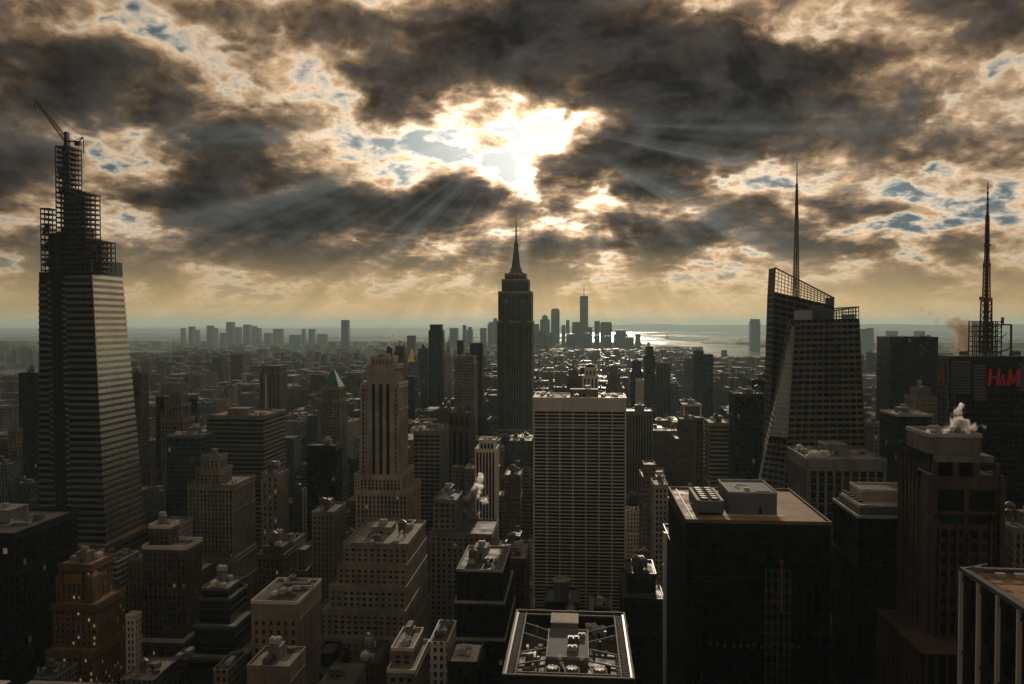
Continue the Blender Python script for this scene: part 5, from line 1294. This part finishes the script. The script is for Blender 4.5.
# ================================================================== ground, water, hills
def ground_pt(px, py, z=0.0):
    d = ray(px, py); t = (z - 260) / d.z; return EYE + d * t
WATER = {
 'harbour': [(560, 333.6), (640, 331.6), (700, 331.3), (765, 332.6), (790, 334), (760, 336.5), (744, 338), (738, 344), (762, 347.5), (810, 346), (880, 350), (1120, 362), (1120, 388), (900, 372), (860, 366), (765, 362), (700, 357), (683, 352.5), (660, 347), (640, 345), (628, 345.5), (600, 344), (560, 341)],
 'river': [(-90, 374), (0, 368.5), (40, 364), (75, 360), (110, 355), (130, 351), (170, 350), (170, 353.5), (140, 356), (110, 361), (70, 368), (40, 374), (0, 381), (-90, 394)],
 'far_creek': [(128, 345.5), (150, 345), (168, 345.6), (150, 347), (128, 347)],
}
def inpoly(px, py, P):
    c = False; j = len(P) - 1
    for i in range(len(P)):
        (xi, yi), (xj, yj) = P[i], P[j]
        if (yi > py) != (yj > py) and px < (xj - xi) * (py - yi) / (yj - yi) + xi: c = not c
        j = i
    return c
def flat_poly(name, pts, z, mat, rnd=None, wob=0.0):
    mb = MB(); P = []
    for i in range(len(pts)):
        a, b = pts[i], pts[(i + 1) % len(pts)]
        n = max(1, int(math.hypot(b[0] - a[0], (b[1] - a[1]) * 6) / 6))
        for k in range(n):
            px = a[0] + (b[0] - a[0]) * k / n; py = a[1] + (b[1] - a[1]) * k / n
            if rnd and k: py += rnd.uniform(-wob, wob)
            q = ground_pt(px, py, z); P.append((q.x, q.y, z))
    mb.face(P); o = mb.build(name, mat)
    me = o.data
    import bmesh
    bm = bmesh.new(); bm.from_mesh(me); bmesh.ops.triangulate(bm, faces=bm.faces[:]); bm.normal_update()
    for f in bm.faces:
        if f.normal.z < 0: f.normal_flip()
    bm.to_mesh(me); bm.free()
    o['kind'] = 'structure'; return o
def ground_material():
    m, g, b = new_mat('city_ground'); oc = g.t.nodes.new('ShaderNodeTexCoord').outputs['Object']
    n = g.noise(oc, .002, 6, .6); n2 = g.noise(oc, .02, 4, .6)
    g.l.new(g.ramp(g.add(g.mul(n, .6), g.mul(n2, .4)), [(.35, (.03, .032, .028)), (.5, (.055, .055, .05)), (.65, (.10, .095, .08))]), b.inputs['Base Color'])
    b.inputs['Roughness'].default_value = .85; return m
def water_material():
    m, g, b = new_mat('water'); oc = g.t.nodes.new('ShaderNodeTexCoord').outputs['Object']
    n = g.noise(oc, .012, 5, .6); big = g.noise(g.vm('MULTIPLY', oc, (1.0, .35, 1.0)), .0011, 4, .6)
    bp = g.t.nodes.new('ShaderNodeBump'); bp.inputs['Strength'].default_value = .35; bp.inputs['Distance'].default_value = 7.0
    g.l.new(n, bp.inputs['Height']); g.l.new(bp.outputs[0], b.inputs['Normal'])
    b.inputs['Base Color'].default_value = (.02, .03, .03, 1); b.inputs['IOR'].default_value = 1.33
    g.link(g.step(big, .4, .6, True, .13, .36), b.inputs['Roughness']); return m
M['ground'] = ground_material(); M['water'] = water_material()
M['asphalt'] = wall_mat('asphalt', (.05, .05, .05), .8, .3); M['pavement'] = wall_mat('pavement', (.20, .19, .17), .8, .3); M['paint'] = wall_mat('road_paint', (.7, .68, .6), .6, .2)
M['trees'] = wall_mat('foliage', (.045, .06, .03), .9, .5, scale=.01)
m = MB(); m.face([(-38000, -4000, 0), (38000, -4000, 0), (38000, 44000, 0), (-38000, 44000, 0)]); o = m.build('ground', 'ground'); o['kind'] = 'structure'
rw = random.Random(21)
flat_poly('harbour_water', WATER['harbour'], .9, 'water', rw, .25); flat_poly('river_water', WATER['river'], .9, 'water', rw, .3); flat_poly('creek_water', WATER['far_creek'], .9, 'water')
ISLES = [[(658, 337.2), (668, 336.2), (680, 337.2), (694, 337.8), (710, 338.8), (709, 340.4), (694, 341.2), (680, 340.4), (668, 339)], [(700, 342.6), (716, 341.2), (730, 342), (746, 343.4), (742, 344.6), (722, 344), (706, 343.8)],
         [(640, 333.4), (662, 332.9), (700, 333.5), (735, 334.3), (700, 334.6), (660, 334.4)], [(655, 346.6), (672, 345.6), (690, 346.8), (700, 348.4), (684, 348), (664, 347.4)]]
for P in ISLES:
    mb = MB(); Q = [tuple(ground_pt(*p, 1.0)) for p in P]; Q = list(reversed([(q[0], q[1]) for q in Q]))
    mb.prism(Q, 0, 6); o = mb.build('island', 'trees'); o['kind'] = 'structure'
def hills():
    mb = MB()
    def ridge(az0, az1, Y0, Y1, h, n, seed, prof):
        r = random.Random(seed); hs = []
        for i in range(n + 1):
            t = i / n; hs.append(h * prof(t) * (1 + .10 * math.sin(t * 9 + seed) + .05 * math.sin(t * 31 + seed) + r.uniform(-.02, .02)))
        rows = []
        for j, (f, w_) in enumerate(((0, 0), (.25, .55), (.5, 1), (.75, .6), (1, 0))):
            Y = Y0 + (Y1 - Y0) * f; rows.append([(math.tan(az0 + (az1 - az0) * i / n) * Y, Y, max(hs[i] * w_, 0) - (1 if w_ == 0 else 0)) for i in range(n + 1)])
        for a, b in zip(rows, rows[1:]):
            for i in range(n): mb.face([a[i], a[i + 1], b[i + 1], b[i]])
    A0 = lambda px: math.atan2(ray(px, 330).x, ray(px, 330).y)
    ridge(A0(520), A0(1150), 24000, 31000, 245, 80, 1, lambda t: .25 + .75 * min(1, t * 4) * (1 - .35 * t))
    ridge(A0(-150), A0(560), 26000, 33000, 60, 80, 2, lambda t: .6 + .4 * t)
    ridge(A0(700), A0(1150), 17000, 21000, 110, 60, 5, lambda t: min(1, t * 5) * (.6 + .4 * math.sin(t * 5) ** 2))
    o = mb.build('hills', 'trees', smooth=True); o['kind'] = 'structure'
hills()

# ================================================================== streets and the rest of the city
AVE = 236.0; AW = 30.0; ST = 80.0; SW = 18.0
rnd = random.Random(77)
def half(Y): return .76 * Y + 60
road = MB(); pave = MB(); paint = MB()
AX = [X0 for X0 in [-13 + k * AVE for k in range(-9, 10)]]
# lay out the blocks
blocks = []
Ys = [140 + ST * k for k in range(0, 46)]
for a, b in zip(AX, AX[1:]):
    for Y in Ys:
        x0, x1, y0, y1 = a + AW / 2, b - AW / 2, Y + SW / 2, Y + ST - SW / 2
        if x1 < -half(y1) - 60 or x0 > half(y1) * .95: continue
        blocks.append((x0, x1, y0, y1))
        if y0 < 1500: pave.box(x0 - .5, x1 + .5, y0 - .5, y1 + .5, .004, .14)
for a in AX:
    for k in range(-2, 3):
        paint.box(a + k * 3.4 - .08, a + k * 3.4 + .08, 140, 1500, .004, .012)
for Y in Ys[:18]: paint.box(-1200, 1200, Y - .06, Y + .06, .008, .016) if 0 else None
m = MB(); m.face([(-1700, 60, .002), (1700, 60, .002), (1700, 1560, .002), (-1700, 1560, .002)]); o = m.build('road', 'asphalt'); o['kind'] = 'structure'
o = pave.build('pavement', 'pavement'); o['kind'] = 'structure'
o = paint.build('road_markings', 'paint'); o['kind'] = 'structure'; o.location.z = .006

def cap_py(Y):
    """how high a plain building may reach in the view at this distance"""
    for a, b, p, q in ((0, 300, 760, 740), (300, 420, 650, 600), (420, 600, 585, 520), (600, 800, 500, 450), (800, 1100, 450, 418), (1100, 1700, 414, 376), (1700, 2600, 378, 356), (2600, 4200, 358, 345), (4200, 7000, 352, 342), (7000, 99999, 342, 336)):
        if a <= Y < b: return p + (q - p) * (Y - a) / (b - a)
def clear(x0, x1, y0, y1):
    for f in FOOT:
        if x0 < f[1] and x1 > f[0] and y0 < f[3] and y1 > f[2]: return False
    return True
def wet(x, y):
    q = proj((x, y, 0))
    if not q: return False
    return any(inpoly(q[0], q[1], P) for P in WATER.values())
KEEP = [(-60, 38, 379, 4400), (38, 125, 360, 5000), (125, 172, 354, 6800), (626, 700, 346.5, 8000), (700, 766, 357, 6000), (860, 1024, 352, 6500)]   # open water seen over the roofs
def limit_height(x0, x1, y0, h):
    a = proj((x0, y0, h)); b = proj((x1, y0, h))
    if not a or not b: return h
    l, r = min(a[0], b[0]), max(a[0], b[0]); py = cap_py(y0)
    for (hl, hr, tp, bot, HY, s) in HERO:
        if y0 < HY and r > hl and l < hr: py = max(py, bot)
    for (hl, hr, bot, HY) in KEEP:
        if y0 < HY and r > hl and l < hr: py = max(py, bot)
    z = 260 - (py - 323) * y0 / FPX
    return min(h, z)
cand = []          # (screen size, x0, x1, y0, y1, h)
# scattered taller towers of the middle distance
extra = []; r2 = random.Random(31); tries = 0
while len(extra) < 62 and tries < 3000:
    tries += 1
    px = r2.choice((r2.uniform(130, 360), r2.uniform(400, 500), r2.uniform(535, 765), r2.uniform(865, 935), r2.uniform(0, 40)))
    Y0 = 950 * (3.9 ** r2.random()); wpx = r2.uniform(7, 17) * (1300 / Y0) ** .35
    top = 323 + (260 - r2.choice((95, 120, 145, 170, 195)) * r2.uniform(.85, 1.1)) * FPX / Y0
    if top < 352 or top > 432: continue
    X0, X1 = PX(px, Y0), PX(px + wpx, Y0); D0 = (X1 - X0) * r2.uniform(.6, 1.1)
    if not clear(X0 - 3, X1 + 3, Y0 - 3, Y0 + D0 + 3): continue
    h = PZ(px, top, Y0); l, rr = px - 2, px + wpx + 2
    if any(Y0 < H_[4] and rr > H_[0] and l < H_[1] and top < H_[3] - 6 for H_ in HERO) or any(rr > K_[0] and l < K_[1] and Y0 < K_[3] and top < K_[2] for K_ in KEEP): continue
    if any(abs(px - e[5][0]) < 9 and abs(top - e[5][1]) < 8 for e in extra): continue
    extra.append([X0, X1, Y0, Y0 + D0, h, (px + wpx / 2, top), 1]); FOOT.append((X0 - 2, X1 + 2, Y0 - 2, Y0 + D0 + 2))
print('extra', len(extra))
for (x0, x1, y0, y1) in blocks:
    mid = (y0 + y1) / 2
    for (ya, yb) in ((y0 + 3, mid - 1), (mid + 1, y1 - 3)):
        x = x0 + 3
        while x < x1 - 8:
            w_ = rnd.choice((7, 9, 12, 15, 18, 24, 30, 40)) * rnd.uniform(.9, 1.15)
            if x + w_ > x1 - 2: w_ = x1 - 3 - x
            if w_ < 6: break
            X0, X1 = x + .15, x + w_ - .15
            if y0 < 1700: base = rnd.choice((20, 28, 38, 50, 64, 80, 100, 125, 150, 170))
            else: base = rnd.choice((14, 18, 22, 26, 34, 44, 62, 90, 120)) * (1 + .5 * math.sin(x0 / 410 + y0 / 530))
            if 700 < y0 < 3600 and w_ > 11 and rnd.random() < .24: base = rnd.uniform(90, 225) if y0 < 2200 else rnd.uniform(60, 140)
            h = min(base * rnd.uniform(.85, 1.2), w_ * 8 + 18)
            d0, d1 = ya + rnd.uniform(0, 3), yb
            if y0 > 900: d1 = y1 - 3 if rnd.random() < .25 and ya < mid else yb
            x += w_
            if X1 < -half(d1) or X0 > half(d1) * .93: continue
            if not clear(X0, X1, d0, d1):
                # try a narrower piece that still fits
                if clear(X0 + w_ * .4, X1, d0, d1): X0 += w_ * .4
                elif clear(X0, X1 - w_ * .4, d0, d1): X1 -= w_ * .4
                else: continue
            if wet((X0 + X1) / 2, d0): continue
            h = limit_height(X0, X1, d0, h)
            if h < 8: h = rnd.uniform(8, 14)
            q = proj(((X0 + X1) / 2, d0, h)); qb = proj(((X0 + X1) / 2, d0, 0))
            if not q: continue
            cand.append([X0, X1, d0, d1, h, q, (X1 - X0) * min(h, 60) / d0 ** 2])
# farther out the city is one mass of low roofs with scattered taller blocks
far = []
Y = Ys[-1] + ST
while Y < 15000:
    step = 34 + (Y - 3700) * .010
    hw = half(Y)
    x = -hw
    while x < hw * .93:
        w_ = rnd.uniform(.5, 1.5) * step
        X0, X1 = x, x + w_ * rnd.uniform(.7, .95); x += w_
        if rnd.random() < .10 + .25 * max(0, math.sin(X0 / 900 + 1.3 * math.sin(Y / 1400))) ** 6: continue
        if Y < 9000 and abs((X0 + 13) % AVE - 3) < 20: continue
        d = rnd.uniform(.5, .9) * step
        if wet((X0 + X1) / 2, Y) or not clear(X0, X1, Y, Y + d): continue
        r = rnd.random()
        cl = math.exp(-((X0 / Y + .0) / .16) ** 2) * (1 if 4200 < Y < 7200 else 0)        # denser around the far business district
        lf = max(0, math.sin(X0 / 700 + 2) * math.sin(Y / 620 + X0 / 1500))
        h = 7 + 12 * rnd.random() + 34 * lf * rnd.random() + (35 * rnd.random() if r < .10 + .35 * cl else 0) + (90 * rnd.random() if r < .05 + .25 * cl else 0)
        h = limit_height(X0, X1, Y, h); h = max(h, 7)
        far.append((X0, X1, Y + rnd.uniform(0, 6), Y + d, h))
    Y += step * .95
# skip what is completely hidden: march a coarse screen depth buffer from near to far
import array
W2, H2 = 512, 342
buf = [[H2] * W2 for _ in range(1)][0]            # lowest uncovered row per column, only for things standing on the ground
def seen(X0, X1, Y0, h, commit=True):
    a = proj((X0, Y0, h)); b = proj((X1, Y0, h))
    if not a or not b: return False
    l = int(max(0, min(a[0], b[0]) // 2)); r = int(min(W2 - 1, max(a[0], b[0]) // 2)); top = int(min(a[1], b[1]) / 2)
    if r < 0 or l >= W2 or r < l: return False
    vis = 0
    for c in range(l, r + 1):
        if top < buf[c]:
            vis += buf[c] - top
            if commit: buf[c] = top
    return vis
events = []
for hE in HERO: events.append((hE[4], 'h', hE))
# heroes need heights: use their footprints through the scene later; approximate by their screen rects
items = [(c[2], 'c', c) for c in cand]
items += [(e[0], 'h', e[2]) for e in events]
items.sort(key=lambda t: t[0])
vis_list = []
for Yv, k, it in items:
    if k == 'h':
        l = int(max(0, (it[0] + 2) // 2)); r = int(min(W2 - 1, (it[1] - 2) // 2)); top = int((it[2] + (45 if it[2] < 300 else 8)) / 2)
        for c_ in range(l, r + 1):
            if top < buf[c_]: buf[c_] = top
    else:
        v = seen(it[0], it[1], it[2], it[4])
        if v > 0: vis_list.append((v, it))
hidden = [it for it in cand if not any(it is q[1] for q in ())]
vis_ids = {id(it) for _, it in vis_list}
vis_list.sort(key=lambda t: -t[0])
INDIV = 185
chosen = [it for v, it in vis_list[:INDIV]] + extra
chosen_ids = {id(i) for i in chosen}
tint_names = list(TINTS)
NOUN = ('low-rise', 'mid-rise building', 'block')
SH = [(h[5], (h[0] + h[1]) / 2, h[2], h[3], h[4]) for h in HERO if h[4] < 2000]
def near_name(px, py, Y):
    best = None
    for s, cx_, tp, bot, HY in SH:
        ref = min(max(py, tp), bot); d = abs(px - cx_) * 1.0 + abs(py - ref) * .8 + (abs(Y - HY) * .03)
        if best is None or d < best[0]: best = (d, s, cx_, HY)
    return best
labels = {}
pend = []
for it in chosen:
    X0, X1, y0, y1, h, q, _ = it
    r = random.Random(int(X0 * 13 + y0 * 7))
    tint = r.choices(tint_names, (3, 2.4, 1.6, 3, 3, 2, .7, 1.2))[0]
    pat = r.choices(('punched', 'ribboned', 'piered'), (6, 1.3, 1.5))[0]
    sb = None
    if h > 45 and r.random() < .6: sb = (r.uniform(.6, .88), r.uniform(.1, .2))
    tank = r.random() < .42 and (X1 - X0) > 8; nun = r.randint(1, 5)
    n = near_name(q[0], q[1], y0)
    rel = ('left of' if q[0] < n[2] else 'right of') if abs(q[0] - n[2]) > 14 else ('in front of' if y0 < n[3] else 'behind')
    size = 'low' if h < 26 else ('mid-height' if h < 60 else 'tall')
    feat = 'tank-topped' if tank else ('stepped' if sb else 'flat-roofed')
    pend.append((it, tint, pat, sb, tank, nun, (tint, size, feat, rel, n[1]), r))
from collections import defaultdict
gr = defaultdict(list)
for p in pend: gr[p[6]].append(p)
ORD = ['nearest', 'second nearest', 'third nearest', 'fourth nearest', 'fifth nearest', 'sixth nearest', 'seventh nearest', 'farthest']
for key, lst in gr.items():
    lst.sort(key=lambda p: p[0][2])
    for i, p in enumerate(lst):
        tint, size, feat, rel, nm = key
        pre = '' if len(lst) == 1 else (ORD[min(i, 7)] if not (len(lst) == 2 and i == 1) else 'farther') + ' '
        lab = f'{pre}{size} {tint} {feat} building {rel} the {nm}'.strip()
        it, tint, pat, sb, tank, nun, _, r = p
        X0, X1, y0, y1, h, q, _ = it
        rm = r.choices(('tar', 'gravel', 'pale_roof', 'rust_roof'), (6, 3, .0 if y0 < 520 else 1.5, 1))[0]; nun += 4 if y0 < 520 else 0
        root, top = simple('city_building', lab, 'building', 'plain buildings filling the city blocks', X0, X1, y0, y1, h, tint, pat, True, r, sb, None, rm)
        a, b, c, d, z0, z = top
        if b - a > 9 and d - c > 9: bulkhead(root, r.uniform(a + 4, b - 4), r.uniform(c + 4, d - 4), z, min(5, (b - a) * .35), 4, 3.2, 'grey_concrete')
        if tank: water_tank(root, r.uniform(a + 3, b - 3), r.uniform(c + 3, d - 3), z, r.uniform(.8, 1.1))
        for k in range(nun):
            if b - a > 6: roof_unit(root, r.uniform(a + 2.4, b - 2.4), r.uniform(c + 2, d - 2), z + .2, r.uniform(.4, .95), r.choice((0, math.pi / 2)), r.choice(('bright_metal', 'mid_metal', 'pale_stone')))
# the rest of the countless small buildings, as one mass per district
mass = MB(); mass_r = MB()
def lump(mb, X0, X1, y0, y1, h, r, clutter=True):
    t = TINTS[r.choices(tint_names, (3, 2, 2, 3, 3, 2, 1, 1))[0]]; k = r.uniform(.7, 1.3); mb.tint = tuple(v * k for v in t)
    if h > 40 and r.random() < .5:
        s = r.uniform(.08, .2); w_ = X1 - X0; d = y1 - y0; hh = h * r.uniform(.6, .88)
        mb.box(X0, X1, y0, y1, 0, hh); mb.box(X0 + w_ * s, X1 - w_ * s, y0 + d * s, y1 - d * s, hh, h)
    else: mb.box(X0, X1, y0, y1, 0, h)
    if clutter:
        # roof surface, rim, bulkhead and plant
        k = r.choice((.06, .12, .2, .36)); mb.tint = (k, k * .93, k * .85)
        mb.box(X0 + .4, X1 - .4, y0 + .4, y1 - .4, h, h + .3)
        for _ in range(r.randint(1, 4)):
            if X1 - X0 > 6 and y1 - y0 > 6:
                w_ = r.uniform(1.5, min(7, (X1 - X0) * .4)); d = r.uniform(1.5, 4); x = r.uniform(X0 + w_ / 2 + .5, X1 - w_ / 2 - .5); y = r.uniform(y0 + d / 2 + .5, y1 - d / 2 - .5)
                k = r.choice((.08, .2, .4, .6)); mb.tint = (k, k * .95, k * .88); mb.box(x - w_ / 2, x + w_ / 2, y - d / 2, y + d / 2, h + .3, h + r.uniform(1.2, 4.5))
r = random.Random(5)
nn = 0
for it in cand:
    if id(it) in chosen_ids: continue
    lump(mass, it[0], it[1], it[2], it[3], it[4], r, True); nn += 1
o = mass.build('city_mass', 'punched'); tag(o, 'countless further low city buildings filling the blocks', 'buildings', None, 'stuff')
mass = MB(); mass.tint = None
for (X0, X1, y0, y1, h) in far: lump(mass, X0, X1, y0, y1, h, r, y0 < 6500)
o = mass.build('far_city_mass', 'punched'); tag(o, 'hazy plain of tiny far city roofs running to the horizon', 'buildings', None, 'stuff')
print('fill', len(chosen), 'mass', nn, 'far', len(far), 'windows', NWIN[0], 'objects', len(bpy.data.objects))

# trees in the few gaps: squares seen as dark specks
# ================================================================== steam and smoke
def plume(name, label, cat, Y, puffs, dens, col, seed=0, thr=.42, sc=.25, aniso=.72):
    """puffs: px, py, px radius; a hull round soft overlapping billows of torn vapour"""
    import bmesh
    r = random.Random(seed); c = at(puffs[0][0], puffs[0][1], Y); bm = bmesh.new(); cs = []
    for (px, py, pr) in puffs:
        p = at(px, py, Y) - c; R_ = pr * Y / FPX; p.y += r.uniform(-.5, .5) * R_; cs.append((p, R_))
        bmesh.ops.create_icosphere(bm, subdivisions=2, radius=R_ * 1.75, matrix=Matrix.Translation(p))
    me = bpy.data.meshes.new(name); bm.to_mesh(me); bm.free()
    o = bpy.data.objects.new(name, me); C.objects.link(o); o.location = c
    md = o.modifiers.new('r', 'REMESH'); md.mode = 'VOXEL'; md.voxel_size = max(.6, min(p[2] for p in puffs) * Y / FPX * .35)
    mt = bpy.data.materials.new(name); mt.use_nodes = True; nt = mt.node_tree; nt.nodes.clear(); g = NG(nt)
    oc = nt.nodes.new('ShaderNodeTexCoord').outputs['Object']; acc = None
    wv = g.vm('ADD', oc, g.vm('SCALE', g.vm('SUBTRACT', g.noise(oc, sc * 1.2, 4, .6, col=True), (.5, .5, .5)), 1.1 / sc))
    for p, R_ in cs:
        d = g.vm('DISTANCE', wv, tuple(p)); q = g.mul(d, 1 / R_)
        e = g.m('POWER', math.e, g.mul(g.mul(q, q), -1.1)); acc = e if acc is None else g.add(acc, e)
    n = g.noise(oc, sc * 2.6, 5, .68)
    dd = g.mul(g.step(g.add(acc, g.mul(g.sub(n, .5), 2.6)), thr, thr + .5), dens)
    v = nt.nodes.new('ShaderNodeVolumePrincipled'); v.inputs['Color'].default_value = col + (1,); v.inputs['Anisotropy'].default_value = aniso
    g.l.new(dd, v.inputs['Density']); ou = nt.nodes.new('ShaderNodeOutputMaterial'); nt.links.new(v.outputs[0], ou.inputs['Volume'])
    me.materials.append(mt)
    tag(o, label, cat, None, 'stuff'); return o
plume('steam', 'cream steam plume drifting up beside the narrow white-ribbed tower', 'steam', 604,
      [(474, 514, 6), (467, 505, 7), (460, 500, 6), (452, 495, 4.5), (447, 493, 2.5), (474, 496, 6), (478, 487, 5), (480, 479, 4), (482, 475, 2.5), (485, 500, 4)], 1.4, (1, .98, .94), 1, thr=.42, sc=.16)
plume('steam', 'bright steam rising from the grey crown of the red granite tower', 'steam', 312,
      [(949, 434, 5), (958, 432, 7), (967, 434, 5), (940, 433, 3), (958, 422, 6), (966, 424, 4), (959, 411, 4), (961, 405, 2.2), (975, 428, 4), (985, 426, 2.5), (930, 432, 2.5)], 1.6, (1, .98, .94), 2, thr=.36, sc=.26)
plume('smoke', 'thin brown smoke drifting left of the tall latticed antenna mast', 'smoke', 560,
      [(968, 352, 8), (962, 343, 9), (968, 332, 9), (958, 325, 7), (950, 322, 5), (972, 326, 5)], .22, (.40, .30, .24), 3, .38, .09)
plume('smoke', 'wisp of smoke in the sky above the blue-black slab', 'smoke', 600, [(937, 320, 4), (930, 314, 4), (922, 309, 3), (934, 330, 3)], .14, (.4, .33, .28), 4, .36, .12)
plume('steam', 'small steam puff behind the block with the roof well', 'steam', 360, [(571, 607, 5), (569, 612, 4), (574, 614, 3)], .35, (.9, .86, .8), 5, sc=.6)
plume('steam', 'faint steam curling over the fans of the roof well', 'steam', 268, [(560, 657, 3.5), (562, 664, 3), (582, 658, 3.5), (590, 652, 3)], .22, (.9, .86, .8), 6, sc=.8)
plume('steam', 'wisp of steam at the top right of the blue-black slab', 'steam', 925, [(923, 350, 4), (920, 346, 3), (928, 344, 3)], .04, (.85, .7, .6), 7, sc=.10)

# ================================================================== haze
hb = MB(); hb.box(-39000, 39000, -4500, 45000, -1, 425)
hm = bpy.data.materials.new('haze'); hm.use_nodes = True; nt = hm.node_tree; nt.nodes.clear()
v = nt.nodes.new('ShaderNodeVolumePrincipled'); v.inputs['Color'].default_value = (.60, .84, .90, 1); v.inputs['Density'].default_value = 3.4e-5; v.inputs['Anisotropy'].default_value = .3
ou = nt.nodes.new('ShaderNodeOutputMaterial'); nt.links.new(v.outputs[0], ou.inputs['Volume'])
hz_o = hb.build('haze', hm); hz_o['kind'] = 'stuff'; hz_o.display_type = 'WIRE'
